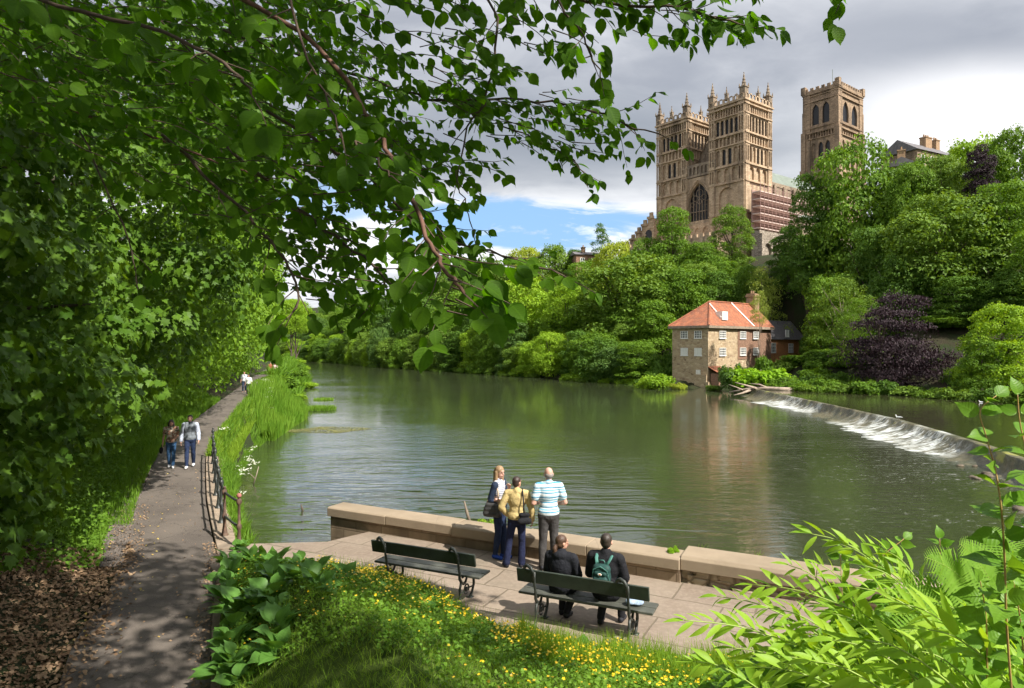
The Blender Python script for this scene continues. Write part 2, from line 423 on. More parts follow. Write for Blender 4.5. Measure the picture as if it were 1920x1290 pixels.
def m_flag():
    m, t, out = new_mat('sandstone_flags'); co = t.n('ShaderNodeTexCoord').outputs['Object']
    rot = t.mapv(co, (1, 1, 1), (0, 0, 0), (0, 0, math.radians(27)))
    wob = t.n('ShaderNodeVectorMath', _operation='MULTIPLY_ADD', i0=t.noise(co, 1.3, 3, .5, 0, 1), i1=(.12, .12, 0), i2=rot).outputs[0]
    br = t.n('ShaderNodeTexBrick', Scale=1.0, Mortar__Size=.012, Color1=(.0, .0, .0, 1), Color2=(1, 1, 1, 1), Mortar=(.5, .5, .5, 1), Brick__Width=1.25, Row__Height=.82, Mortar__Smooth=.3)
    br.offset = .37; t.set(br.inputs[0], wob)
    v = t.n('ShaderNodeTexBrick', Scale=1.0, Mortar__Size=.018, Brick__Width=1.25, Row__Height=.82, Mortar__Smooth=.3); v.offset = .37
    t.set(v.inputs[0], wob)
    n1 = t.noise(co, 1.1, 6, .62); n2 = t.noise(co, 14, 6, .65)
    c = t.mix(br.outputs[0], (.225, .180, .138), (.290, .235, .180))
    c = t.mix(t.step(n1, .3, .7), t.mix(.5, c, (.15, .105, .078)), c)
    c = t.mix(t.math('MULTIPLY', t.step(n2, .4, .7), .35), c, (.36, .29, .23))
    c = t.mix(t.math('MULTIPLY', v.outputs['Fac'], .75), c, (.12, .095, .065))
    mo = t.noise(co, .55, 7, .7)
    c = t.mix(t.math('MULTIPLY', t.step(mo, .52, .68), .5), c, (.10, .085, .058))
    c = t.mix(t.math('MULTIPLY', t.math('MULTIPLY', t.step(t.noise(co, 2.3, 5, .65), .55, .7), v.outputs['Fac']), .8), c, (.06, .09, .025))
    h = t.math('SUBTRACT', t.math('MULTIPLY', n2, .5), v.outputs['Fac'])
    principled(t, out, c, .8, t.bump(h, .45, .012), .3); return m
def m_stone(name, a, b, dark, bw=.8, bh=.3, mort=.02, stain=.5, rough=.85, off=.5, vec=None, bumpd=.02, sq=1.0):
    """coursed masonry; bricks laid over x+y so that both faces of a corner read"""
    m, t, out = new_mat(name); co = t.n('ShaderNodeTexCoord').outputs['Object']
    sp = t.n('ShaderNodeSeparateXYZ'); t.set(sp.inputs[0], co)
    g = t.n('ShaderNodeNewGeometry')
    ns = t.n('ShaderNodeSeparateXYZ'); t.set(ns.inputs[0], t.n('ShaderNodeTexCoord').outputs['Normal'])
    fx = t.step(t.math('ABSOLUTE', ns.outputs[0]), .5, .75)
    h = t.math('ADD', t.math('MULTIPLY', sp.outputs[0], t.math('SUBTRACT', 1.0, fx)), t.math('MULTIPLY', sp.outputs[1], fx))
    cv = t.n('ShaderNodeCombineXYZ', i0=h, i1=sp.outputs[2], i2=0.0).outputs[0]
    br = t.n('ShaderNodeTexBrick', Scale=1.0, Mortar__Size=mort, Color1=(0, 0, 0, 1), Color2=(1, 1, 1, 1), Mortar=(.3, .3, .3, 1), Brick__Width=bw, Row__Height=bh, Mortar__Smooth=.4, Bias=0.0)
    br.offset = off; t.set(br.inputs[0], cv)
    n1 = t.noise(co, .22/bh*.3, 6, .65); n2 = t.noise(co, 3.5/bh*.3, 5, .65)
    st = t.noise(t.mapv(co, (1, 1, .18)), .5/bh*.3, 4, .6)
    c = t.mix(br.outputs[0], a, b)
    c = t.mix(t.math('MULTIPLY', t.step(n2, .35, .7), .35), c, tuple(min(1, q*1.35) for q in b))
    c = t.mix(t.math('MULTIPLY', t.step(st, .45, .72), stain), c, dark)
    c = t.mix(t.math('MULTIPLY', t.step(n1, .5, .75), stain*.6), c, dark)
    c = t.mix(t.math('MULTIPLY', br.outputs['Fac'], .5), c, tuple(q*.55 for q in a))
    principled(t, out, c, rough, t.bump(t.math('SUBTRACT', t.math('MULTIPLY', n2, .7), br.outputs['Fac']), .5, bumpd), .25)
    return m
def m_rubble(name, pal, sc=2.2, mortar=(.3, .24, .17), bd=.04):
    m, t, out = new_mat(name); co = t.n('ShaderNodeTexCoord').outputs['Object']
    v = t.mapv(co, (sc, sc, sc*1.7))
    wob = t.n('ShaderNodeVectorMath', _operation='MULTIPLY_ADD', i0=t.noise(co, 1.5, 3, .5, 0, 1), i1=(.5, .5, .5), i2=v).outputs[0]
    vo = t.n('ShaderNodeTexVoronoi', Scale=1.0, Randomness=.85); t.set(vo.inputs['Vector'], wob)
    ve = t.n('ShaderNodeTexVoronoi', Scale=1.0, Randomness=.85, _feature='DISTANCE_TO_EDGE'); t.set(ve.inputs['Vector'], wob)
    sp = t.n('ShaderNodeSeparateColor'); t.set(sp.inputs[0], vo.outputs['Color'])
    c = t.ramp(sp.outputs[0], [(i/(len(pal)-1), p) for i, p in enumerate(pal)])
    n = t.noise(co, 9, 5, .6)
    c = t.mix(t.math('MULTIPLY', t.step(n, .3, .75), .3), c, (.45, .37, .27))
    c = t.mix(t.step(ve.outputs['Distance'], .09, .03), c, mortar)
    principled(t, out, c, .9, t.bump(t.math('ADD', t.math('MULTIPLY', t.step(ve.outputs['Distance'], 0, .15), 1.0), t.math('MULTIPLY', n, .4)), .6, bd), .2); return m
def m_water(name, deep, sc=1.0, foam=0.0):
    m, t, out = new_mat(name); co = t.n('ShaderNodeTexCoord').outputs['Object']
    w1 = t.noise(t.mapv(co, (.55*sc, 1.25*sc, 1), (0, 0, 0), (0, 0, .25)), 1.5, 3, .55, .8)
    w2 = t.noise(t.mapv(co, (1.5*sc, 3.3*sc, 1), (4, 2, 0), (0, 0, -.2)), 1.9, 3, .6, .5)
    w3 = t.noise(t.mapv(co, (.05, .11, 1), (0, 0, 0), (0, 0, .4)), 1.0, 4, .55, .6)
    w0 = t.noise(t.mapv(co, (.22, .75, 1), (1, 5, 0), (0, 0, .12)), 1.3, 2, .5, .6)
    h = t.math('ADD', w1, t.math('MULTIPLY', w2, .42))
    sq = t.n('ShaderNodeSeparateXYZ'); t.set(sq.inputs[0], co)
    calm = t.math('SUBTRACT', 1.0, t.math('MULTIPLY', t.math('MULTIPLY', t.step(sq.outputs[1], 40.0, 80.0), t.step(sq.outputs[0], -25.0, 5.0)), .6))
    amp = t.math('MULTIPLY', calm, t.math('ADD', .45, t.math('MULTIPLY', t.step(w3, .35, .65), .75)))
    near_ = t.math('MULTIPLY', t.step(sq.outputs[1], 48.0, 18.0), t.step(sq.outputs[0], 12.0, -4.0))
    h = t.math('ADD', h, t.math('MULTIPLY', w0, t.math('MULTIPLY_ADD', near_, 10.0, .8)))
    bm = t.n('ShaderNodeBump', Distance=.021, Height=h); t.set(bm.inputs['Strength'], t.math('MULTIPLY', amp, 1.0))
    sp = t.n('ShaderNodeSeparateXYZ'); t.set(sp.inputs[0], co)
    murk = t.mix(t.step(t.noise(co, .035, 3, .5), .35, .65), deep, tuple(q*1.35 for q in deep))
    if foam:
        # flecks of foam drifting below the weir
        dx = t.step(sp.outputs[0], 7.0, 24.0); dy = t.step(sp.outputs[1], 60.0, 30.0)
        f1 = t.noise(t.mapv(co, (.8, 2.6, 1), (0, 0, 0), (0, 0, .12)), 2.6, 8, .72, .9)
        f2 = t.noise(t.mapv(co, (.12, .35, 1)), 1.0, 3, .5)
        k = t.math('MULTIPLY', t.step(f1, .57, .66), t.math('MULTIPLY', t.step(f2, .4, .6), t.math('MULTIPLY', dx, dy)))
        murk = t.mix(t.math('MULTIPLY', k, .8), murk, (.62, .63, .58))
    p = principled(t, out, murk, .045, bm.outputs[0], .5)
    p.inputs['IOR'].default_value = 2.6
    if foam: t.set(p.inputs['Roughness'], t.math('MULTIPLY_ADD', k, .5, .045))
    return m
M = {}
M['ground'] = m_ground(); M['asphalt'] = m_asphalt(); M['flag'] = m_flag(); M['turf'] = m_turf()
M['water'] = m_water('river_water', (.034, .042, .020), 1.0, 1.0)
M['water_up'] = m_water('upper_river_water', (.032, .034, .015), .9)
M['kerb'] = simple('sandstone_coping', (.27, .21, .155), .85, .35, 2.5, .4, 22, .012)
M['wall_stone'] = m_stone('coping_sandstone', (.25, .195, .135), (.33, .26, .185), (.085, .072, .05), 3.1, .9, .004, .95, bumpd=.025)
M['wall_rubble'] = m_rubble('river_wall_rubble', [(.24, .185, .125), (.32, .25, .17), (.36, .29, .20), (.27, .21, .145)], 2.6, (.20, .155, .105), .05)
M['wall_ashlar'] = m_stone('river_wall_ashlar', (.20, .145, .095), (.30, .225, .15), (.09, .07, .05), .62, .21, .012, .7, bumpd=.02)

# ---------- ground, water, path, terrace
def dens(lst): return np.unique(np.concatenate([np.arange(a, b, s) for a, b, s in lst]))
xs = dens([(-420, -120, 12), (-120, -40, 3), (-40, -16, 1.0), (-16, 8, .3), (8, 40, 2), (40, 160, 4), (160, 520, 20)])
ys = dens([(-45, -10, 5), (-10, 4, 1), (4, 28, .3), (28, 60, 1), (60, 130, 2.5), (130, 300, 6), (300, 700, 25)])
tag(grid_mesh('ground', xs, ys, ground_h, M['ground']), kind='structure')
WZ = -2.6; WU = -1.72
CREST = [(31.3, 86.5), (31.1, 85), (30.6, 76), (30.1, 64), (29.3, 51), (28.0, 44), (26.8, 38), (25.0, 32), (22.2, 24), (18.0, 13), (16, 4)]
river = MB(); c2 = [(x-.3, y) for x, y in CREST]
river.add([(-420, 3, WZ)]+[(16, 3, WZ)]+[(x, y, WZ) for x, y in c2[::-1]]+[(36, 110, WZ), (36, 700, WZ), (-420, 700, WZ)], [tuple(range(len(c2)+5))])
tag(river.build('river_water', M['water']), kind='structure')
up = MB(); up.add([(x+.55, y, WU) for x, y in CREST]+[(16, -40, WU), (80, -40, WU), (80, 93, WU)], [tuple(range(len(CREST)+3))[::-1]])
tag(up.build('upper_water', M['water_up']), kind='structure')

py_ = dens([(-12, 30, .5), (30, 80, 1.5), (80, 300, 5)])
cols = np.linspace(0, 1, 7); V = []
for y in py_:
    for c in cols:
        x = PR(y)-PW(y)*c+(.05*math.sin(y*1.9) if c == 1 else 0)
        V.append((x, y, .0+.03*math.sin(c*math.pi)))
n = len(cols); T = [(i*n+j+1, i*n+j, (i+1)*n+j, (i+1)*n+j+1) for i in range(len(py_)-1) for j in range(n-1)]
tag(mesh_np('path', V, T, M['asphalt'], smooth=True), kind='structure')

# terrace slab with a ledge down to the river
terr = MB()
poly = [(-5.75, 13.5), (-5.6, 12.3), (-5.0, 11.4), (-3, 10.3), (-1, 8.6), (1, 7.9), (3.5, 7.0), (9, 5.5), (12, 4.0), (12, 6.7), (5.75, 9.98), (2.9, 11.35), (-3.05, 14.45), (-3.8, 13.68)]
terr.prism(poly[::-1], -4.4, .05)
tag(terr.build('terrace', M['flag'], bevel=.02), kind='structure')
# sandstone edging between path and terrace
edge = MB()
for i in range(9):
    y0 = 7.6+i*.62; y1 = y0+.6
    edge.prism([(PR(y0)+.01, y0), (PR(y0)+.15, y0), (PR(y1)+.15, y1), (PR(y1)+.01, y1)], -.1, .05+.01*math.sin(i*2.2))
tag(edge.build('kerb', M['kerb'], bevel=.012), kind='structure')

# retaining wall and coping below the railing
rw = thing('retaining_wall', 'low sandstone river wall under the iron railing beside the path', 'wall', (0, 0, 0))
b = MB(); b.prism([(PR(y)+.08, y) for y in (13.1, 14.5, 17, 20.4, 24)]+[(XL(y)+.0, y) for y in (24, 20.4, 17, 14.5)]+[(-5.7, 13.55)], -4.4, -.02)
b.build('wall', M['wall_rubble'], rw)
y = 13.15; i = 0
while y < 23.7:
    y1 = min(y+.9+.25*math.sin(i*1.7), 23.9); g = .012
    b = MB(); b.prism([(PR(y+g)+.03, y+g), (PR(y+g)+.46, y+g), (PR(y1-g)+.46, y1-g), (PR(y1-g)+.03, y1-g)], -.03, .07+.012*math.sin(i*3.1))
    b.build('coping_stone', M['kerb'], rw, bevel=.015); y = y1; i += 1

# low parapet wall along the terrace
pw = thing('parapet_wall', 'low stone parapet with thick coping slabs between terrace and river', 'wall', (0, 0, 0))
A = V3(-4.1, 14.95, 0); B_ = V3(2.86, 11.32, 0); C_ = V3(12.2, 6.45, 0)
def run(a, b_, seg, z0, z1, inn, outt, first=0.0):
    L = np.linalg.norm(b_-a); U = (b_-a)/L; N = V3(-U[1], U[0], 0); N = N if N[1] > 0 else -N
    k = max(1, int(L/seg)); cuts = np.linspace(0, L, k+1); cuts[1:-1] += rng.uniform(-.2, .2, k-1)
    return U, N, cuts
U, N, cuts = run(A, B_, 1.5, 0, 0, 0, 0)
b = MB(); b.frame_box(A, U, N, .06, np.linalg.norm(B_-A), -.02, .42, -4.4, .26); b.build('wall_base', M['wall_ashlar'], pw, bevel=.01)
for a0, a1 in zip(cuts[:-1], cuts[1:]):
    b = MB(); j = rng.uniform(-.008, .008)
    vs = []
    for u in (a0+.004, a1-.004):
        for n_, z_ in ((-.07, .262), (-.07, .44), (-.03, .465), (.46, .465), (.50, .43), (.50, .262)):
            vs.append(A+U*u+N*n_+V3(0, 0, z_+j))
    b.add(vs, [(5, 4, 3, 2, 1, 0), (6, 7, 8, 9, 10, 11)]+[(i, (i+1) % 6, 6+(i+1) % 6, 6+i) for i in range(6)])
    b.build('coping_stone', M['wall_stone'], pw, bevel=.012)
U, N, cuts = run(B_, C_, 1.9, 0, 0, 0, 0)
b = MB(); b.frame_box(B_, U, N, .0, np.linalg.norm(C_-B_), .07, .52, -4.4, .27)
for k in range(26):
    u = .1+k*.37; b.frame_box(B_, U, N, u, u+.33, .02+.03*math.sin(k*2.3), .1, .03, .15+.06*math.sin(k*1.9+1))
    b.frame_box(B_, U, N, u+.15, u+.5, .035+.025*math.sin(k*1.3), .1, .16, .265)
b.build('wall_base', M['wall_rubble'], pw, bevel=.025)
for a0, a1 in zip(cuts[:-1], cuts[1:]):
    b = MB(); vs = []
    for u in (a0+.004, a1-.004):
        for n_, z_ in ((-.03, .272), (-.03, .455), (.03, .51), (.56, .53), (.60, .50), (.60, .272)):
            vs.append(B_+U*u+N*n_+V3(0, 0, z_))
    b.add(vs, [(5, 4, 3, 2, 1, 0), (6, 7, 8, 9, 10, 11)]+[(i, (i+1) % 6, 6+(i+1) % 6, 6+i) for i in range(6)])
    b.build('coping_stone', M['wall_stone'], pw, bevel=.012)

# ---------- weir
def m_weir():
    m, t, out = new_mat('weir_foam_and_stone'); co = t.n('ShaderNodeTexCoord').outputs['Object']
    uv = t.n('ShaderNodeUVMap', _uv_map='flow'); sp = t.n('ShaderNodeSeparateXYZ'); t.set(sp.inputs[0], uv.outputs[0])
    s = sp.outputs[1]; v = sp.outputs[0]     # s metres along the crest, v 0 crest .. 1 foot
    st = t.noise(t.n('ShaderNodeCombineXYZ', i0=t.math('MULTIPLY', v, 1.1), i1=t.math('MULTIPLY', s, 3.2), i2=0.0).outputs[0], 2.2, 6, .68, .6)
    wet = t.math('ADD', t.math('MULTIPLY', t.math('MULTIPLY', t.step(s, 9.5, 11.5), t.step(s, 23.5, 20.0)), .9), t.math('MULTIPLY', t.step(s, 28.0, 34.0), t.step(s, 48.5, 46.0)))
    fo = t.math('MULTIPLY', wet, t.step(t.math('ADD', t.math('ADD', st, t.math('MULTIPLY', v, .14)), t.math('MULTIPLY', t.math('SUBTRACT', t.noise(co, .45, 4, .6), .5), .7)), .50, .72))
    fo = t.math('MAXIMUM', fo, t.math('MULTIPLY', t.step(st, .60, .72), .5))
    n = t.noise(co, 1.4, 6, .65)
    c = t.mix(t.step(n, .3, .7), (.05, .055, .03), (.15, .13, .075))
    c = t.mix(t.math('MULTIPLY', t.step(t.noise(co, .55, 4, .6), .58, .68), t.step(v, .5, .2)), c, (.30, .30, .06))
    c = t.mix(t.math('MULTIPLY', fo, .9), c, (.74, .77, .75))
    principled(t, out, c, .35, t.bump(st, .6, .12), .5); return m
M['weir'] = m_weir()
cr = np.array(CREST, float); dl = np.concatenate([[0], np.cumsum(np.hypot(*np.diff(cr, axis=0).T))])
ss = np.arange(0, dl[-1], .22); cx = np.interp(ss, dl, cr[:, 0]); cy = np.interp(ss, dl, cr[:, 1])
prof = [(.6, -1.95, 0), (.55, -1.705, 0), (.3, -1.66, 0), (.0, -1.655, 0), (-.12, -1.72, .05), (-.4, -1.98, .2), (-.85, -2.2, .42), (-1.5, -2.42, .65), (-2.3, -2.56, .85), (-3.1, -2.59, 1.05), (-4.2, -2.63, 1.5)]
V = []; UV = []
for i, s_ in enumerate(ss):
    wd = (.8+.25*math.sin(s_*.21))*(1-.55*min(1, max(0, (s_-47.5)/4)))*(.45+.55*min(1, s_/12))+.12*math.sin(s_*1.3)
    for o_, z_, v_ in prof:
        rough = .05*math.sin(s_*5.1+o_*3)+.04*math.sin(s_*11.7+o_*7)
        z = z_+(rough if -3.5 < o_ < -.05 else 0)+(.04*math.sin(s_*2.3)*math.sin(s_*.7) if o_ in (.3, .0) else 0)
        V.append((cx[i]+(o_*wd*.82 if o_ < 0 else o_), cy[i]+(-.15*o_), z)); UV.append((v_, s_))
k = len(prof); T = [(i*k+j, i*k+j+1, (i+1)*k+j+1, (i+1)*k+j) for i in range(len(ss)-1) for j in range(k-1)]
w_ = mesh_np('weir', V, T, M['weir'], smooth=True, uv=UV, uvname='flow')
tag(w_, 'long stone weir with white foam pouring over it across the river', 'weir')
w_.modifiers.new('solid', 'SOLIDIFY').thickness = .25
world.cycles.sampling_method = 'MANUAL'; world.cycles.sample_map_resolution = 512
scene.cycles.use_adaptive_sampling = True; scene.cycles.adaptive_threshold = .025; scene.cycles.adaptive_min_samples = 16
# ---------- buildings
M['cath'] = m_stone('cathedral_sandstone', (.335, .24, .152), (.53, .395, .27), (.105, .078, .055), .95, .42, .03, .8, bumpd=.05)
M['cath_dark'] = m_stone('weathered_sandstone', (.19, .145, .105), (.31, .24, .17), (.055, .045, .038), .95, .42, .03, .7, bumpd=.05)
M['ctower'] = m_stone('central_tower_stone', (.20, .142, .095), (.37, .262, .172), (.055, .045, .036), .95, .42, .03, .75, bumpd=.06)
M['dark'] = simple('dark_opening', (.012, .012, .014), .35, .4, 1.0, .1)
M['lead'] = simple('green_grey_lead_roof', (.17, .20, .17), .6, .25, .6, .2)
M['ruin'] = m_rubble('grey_ruin_stone', [(.20, .17, .14), (.33, .28, .23), (.26, .22, .18), (.40, .34, .28)], .9, (.16, .13, .1), .08)
M['mill'] = m_rubble('mill_rubble_stone', [(.22, .145, .085), (.46, .35, .215), (.36, .25, .15), (.56, .44, .29), (.29, .195, .12), (.50, .385, .245)], 1.9, (.42, .33, .22), .06)
M['mill_brick'] = m_stone('mill_red_brown_brick', (.20, .115, .078), (.31, .185, .125), (.12, .08, .06), .24, .08, .01, .3)
M['orange_brick'] = m_stone('orange_brick', (.42, .17, .07), (.56, .26, .11), (.28, .13, .07), .24, .08, .01, .3)
M['white_paint'] = simple('white_window_paint', (.78, .77, .73), .5, .06, 4, .05)
M['glass'] = simple('dark_window_glass', (.03, .035, .04), .08, .3, 1.5, .02, spec=.9)
M['slate'] = simple('grey_slate', (.13, .12, .125), .6, .3, 2.0, .4, 9)
M['buff_brick'] = m_stone('buff_chimney_brick', (.30, .19, .11), (.42, .28, .17), (.15, .1, .07), .25, .09, .012, .4)
def m_tiles():
    m, t, out = new_mat('orange_clay_pantiles'); co = t.n('ShaderNodeTexCoord').outputs['Object']
    br = t.n('ShaderNodeTexBrick', Scale=1.0, Mortar__Size=.012, Color1=(0, 0, 0, 1), Color2=(1, 1, 1, 1), Brick__Width=.3, Row__Height=.34)
    sp = t.n('ShaderNodeSeparateXYZ'); t.set(sp.inputs[0], co)
    t.set(br.inputs[0], t.n('ShaderNodeCombineXYZ', i0=t.math('ADD', sp.outputs[0], sp.outputs[1]), i1=t.math('MULTIPLY', sp.outputs[2], 1.4), i2=0.0).outputs[0])
    n = t.noise(co, 1.2, 6, .65); n2 = t.noise(co, 7, 4, .6)
    c = t.mix(br.outputs[0], (.30, .095, .045), (.44, .165, .085))
    c = t.mix(t.math('MULTIPLY', t.step(n, .38, .62), .75), c, (.20, .085, .055))
    st_ = t.noise(t.mapv(co, (2.2, 2.2, .4)), .8, 5, .7)
    c = t.mix(t.math('MULTIPLY', t.step(st_, .5, .72), .5), c, (.14, .10, .07))
    c = t.mix(t.math('MULTIPLY', t.step(n2, .58, .75), .5), c, (.55, .36, .2))
    principled(t, out, c, .8, t.bump(t.math('SUBTRACT', n2, br.outputs['Fac']), .6, .04), .3); return m
M['tile'] = m_tiles()

def arch_pts(uc, w, zt, kind, k=8):
    h = w/2
    if kind == 'round': return [(uc-h*math.cos(math.pi*i/k), zt-h+h*math.sin(math.pi*i/k)) for i in range(k+1)], zt-h
    if kind == 'flat': return [(uc-h, zt), (uc+h, zt)], zt
    rise = w*.92; zs = zt-rise; L = []
    R_ = (h*h+rise*rise)/(2*h)
    th = math.asin(rise/R_)
    for i in range(k//2+1):
        a = th*i/(k//2); L.append((uc-h+R_*(1-math.cos(a)), zs+R_*math.sin(a)))
    return L+[(2*uc-u, z) for u, z in L[:-1][::-1]], zs
def arch_wall(mb, O, U, N, u0, u1, z0, z1, ops, depth=.5, m=0):
    O, U, N = map(lambda q: np.asarray(q, float), (O, U, N)); Z = V3(0, 0, 1)
    pt = lambda u, z, n=0.0: O+U*u+N*n+Z*z
    flip = np.dot(np.cross(U, Z), N) < 0
    def q(*p):
        mb.add(p, [tuple(range(len(p)))[::-1] if flip else tuple(range(len(p)))], m)
    cur = u0; outs = []
    for (uc, w, zb, zt, kind) in sorted(ops):
        l, r = uc-w/2, uc+w/2
        if l > cur: q(pt(cur, z0), pt(l, z0), pt(l, z1), pt(cur, z1))
        if zb > z0: q(pt(l, z0), pt(r, z0), pt(r, zb), pt(l, zb))
        ap, zs = arch_pts(uc, w, zt, kind)
        for a, b in zip(ap[:-1], ap[1:]): q(pt(*a), pt(*b), pt(b[0], z1), pt(a[0], z1))
        ol = [(l, zb)]+ap+[(r, zb)] if zs > zb else ap
        for a, b in zip(ol, ol[1:]+ol[:1]): q(pt(*a), pt(a[0], a[1], -depth), pt(b[0], b[1], -depth), pt(*b))
        outs.append([pt(a, z, -depth+.04) for a, z in ol]); cur = r
    if u1 > cur: q(pt(cur, z0), pt(u1, z0), pt(u1, z1), pt(cur, z1))
    # close the rim of the slab
    for (a, b) in (((u0, z0), (u1, z0)), ((u1, z1), (u0, z1)), ((u0, z1), (u0, z0)), ((u1, z0), (u1, z1))):
        q(pt(*a, -depth), pt(*b, -depth), pt(*b), pt(*a))
    return outs
def pane(outl, name, mat, parent):
    b = MB(); n = len(outl); b.add(outl, [tuple(range(n))]); return b.build(name, mat, parent)

X_, Y_ = V3(1, 0, 0), V3(0, 1, 0)
cath = thing('cathedral', 'great sandstone cathedral with pinnacled twin towers and a central tower on the hill', 'cathedral', (62.8, 180, 0), math.atan2(.613, .79))

def face(tw, mb, O, U, N, L, bands, cw, winmat=None):
    """bands: (z0, z1, kind, n, open indices, archkind)"""
    for (z0, z1, kind, n, op, ak) in bands:
        ops = []
        W = L-2*cw
        if n:
            pitch = W/n
            for i in range(n):
                zb = z0+(z1-z0)*.1; zt = z1-(z1-z0)*.12
                ops.append((cw+pitch*(i+.5), pitch*(.66 if kind != 'belfry' else .74), zb, zt, ak))
        outs = arch_wall(mb, O, U, N, cw, L-cw, z0, z1, ops, .55)
        for i, ol in enumerate(outs):
            if i in op: pane(ol, 'window', winmat or M['dark'], tw)
        # corner strips with their own narrow blind arches
        for a in (0, L-cw):
            o2 = []
            if n and kind != 'wide': o2 = [(a+cw*f, cw*.26, z0+(z1-z0)*.12, z1-(z1-z0)*.14, 'round') for f in (.3, .7)]
            arch_wall(mb, O+N*.32, U, N, a, a+cw, z0, z1, o2, .3)
        mb.frame_box(O, U, N, -.25 if 0 else .0, L, .0, .52, z1-.26, z1)
def pinnacle(tw, x, y, z, h, w, mat):
    b = MB(); a = w/2
    b.box(x-a, x+a, y-a, y+a, z-.2, z+h*.42)
    b.box(x-a*1.2, x+a*1.2, y-a*1.2, y+a*1.2, z+h*.42, z+h*.46)
    for dx in (-1, 1):
        for dy in (-1, 1): b.lathe((x+dx*a, y+dy*a, z+h*.46), [(w*.1, 0), (w*.1, h*.06), (.02, h*.14)], 5)
    b.lathe((x, y, z+h*.46), [(a*.85, 0), (a*.9, h*.03), (a*.55, h*.12), (a*.7, h*.14), (a*.42, h*.24), (a*.52, h*.26), (a*.22, h*.38), (a*.32, h*.40), (.07, h*.5), (.16, h*.52), (.03, h*.56)], 8)
    b.build('pinnacle', mat, tw)
def tower(name, x0, y0, S, W, zb, bands_w, bands_s, ztop, mat, cren, cw=1.9):
    tw = link(name, None, cath) if 0 else None
    mb = MB()
    mb.box(x0+.55, x0+S, y0+.55, y0+W, zb, ztop-.1)
    tw = MB().box(x0+.6, x0+S-.6, y0+.6, y0+W-.6, ztop-.3, ztop-.15).build(name, M['lead'], cath)
    face(tw, mb, V3(x0, y0, 0), Y_, -X_, W, bands_w, cw)
    face(tw, mb, V3(x0, y0, 0), X_, -Y_, S, bands_s, cw)
    # plain strips at the back corners and cornice
    for cx_0 in (x0+S-1.6,): mb.box(cx_0, x0+S+.35, y0+W-1.6, y0+W+.35, zb, ztop)
    mb.box(x0-.6, x0+S+.45, y0-.6, y0+W+.45, ztop-.5, ztop)
    mb.box(x0-.42, x0+S+.3, y0-.42, y0+W+.3, ztop-1.3, ztop-1.05)
    mb.build('tower_wall', mat, tw)
    pb = MB()
    for (O, U, N, L) in ((V3(x0, y0, 0), Y_, -X_, W), (V3(x0, y0, 0), X_, -Y_, S), (V3(x0, y0+W, 0), X_, Y_, S), (V3(x0+S, y0, 0), Y_, X_, W)):
        if cren == 'pierced':
            n = int(L/1.55); p = L/n
            arch_wall(pb, O+N*.42, U, N, 0, L, ztop, ztop+1.25, [(p*(i+.5), p*.62, ztop+.2, ztop+.2+p*.62+.25, 'round') for i in range(n)], .3)
            arch_wall(pb, O+N*.12, U, -N, 0, L, ztop, ztop+1.25, [(p*(i+.5), p*.62, ztop+.2, ztop+.2+p*.62+.25, 'round') for i in range(n)], .01)
            for i in range(n):
                pb.frame_box(O, U, N, p*i+p*.28, p*(i+1)-p*.28, .1, .44, ztop+1.25, ztop+1.5+.1*(i % 2))
        else:
            pb.frame_box(O, U, N, 0, L, -.1, .4, ztop, ztop+.9)
            n = int(L/1.7); p = L/n
            for i in range(n): pb.frame_box(O, U, N, p*(i+.22), p*(i+.78), -.1, .42, ztop+.9, ztop+1.75)
    pb.build('parapet', mat, tw)
    return tw
R3 = list(range(3))
bw = [(27, 40, 'plain', 0, [], 'round'), (40, 48.5, 'wide', 1, [], 'round'), (48.5, 53.2, 'plain', 3, [], 'round'), (53.2, 58.8, 'arc', 4, [1, 2], 'round'),
      (58.8, 61.6, 'arc', 6, [], 'round'), (61.6, 66.9, 'belfry', 5, [0, 1, 2, 3, 4], 'round'), (66.9, 69.4, 'arc', 9, [], 'round'), (69.4, 70.6, 'plain', 0, [], 'round')]
bs = [(27, 40, 'plain', 0, [], 'round'), (40, 48.5, 'plain', 0, [], 'round'), (48.5, 53.2, 'wide', 3, [], 'round'), (53.2, 58.8, 'arc', 5, [2, 3], 'round'),
      (58.8, 61.6, 'arc', 7, [], 'round'), (61.6, 66.9, 'belfry', 6, list(range(6)), 'round'), (66.9, 69.4, 'arc', 10, [], 'round'), (69.4, 70.6, 'plain', 0, [], 'round')]
for i, (x0, y0) in enumerate(((0, 0), (0, 18.9))):
    tw = tower('west_tower', x0, y0, 13, 11.2, 26, bw, bs, 70.6, M['cath'], 'pierced')
    for (px, py_0) in ((.6, .6), (12.4, .6), (.6, 10.6), (12.4, 10.6)): pinnacle(tw, x0+px, y0+py_0, 70.6, 7.2, 1.7, M['cath_dark'])
    for (px, py_0) in ((.0, 5.6), (6.5, .0), (13, 5.6)): pinnacle(tw, x0+px, y0+py_0, 71.6, 3.6, .8, M['cath_dark'])
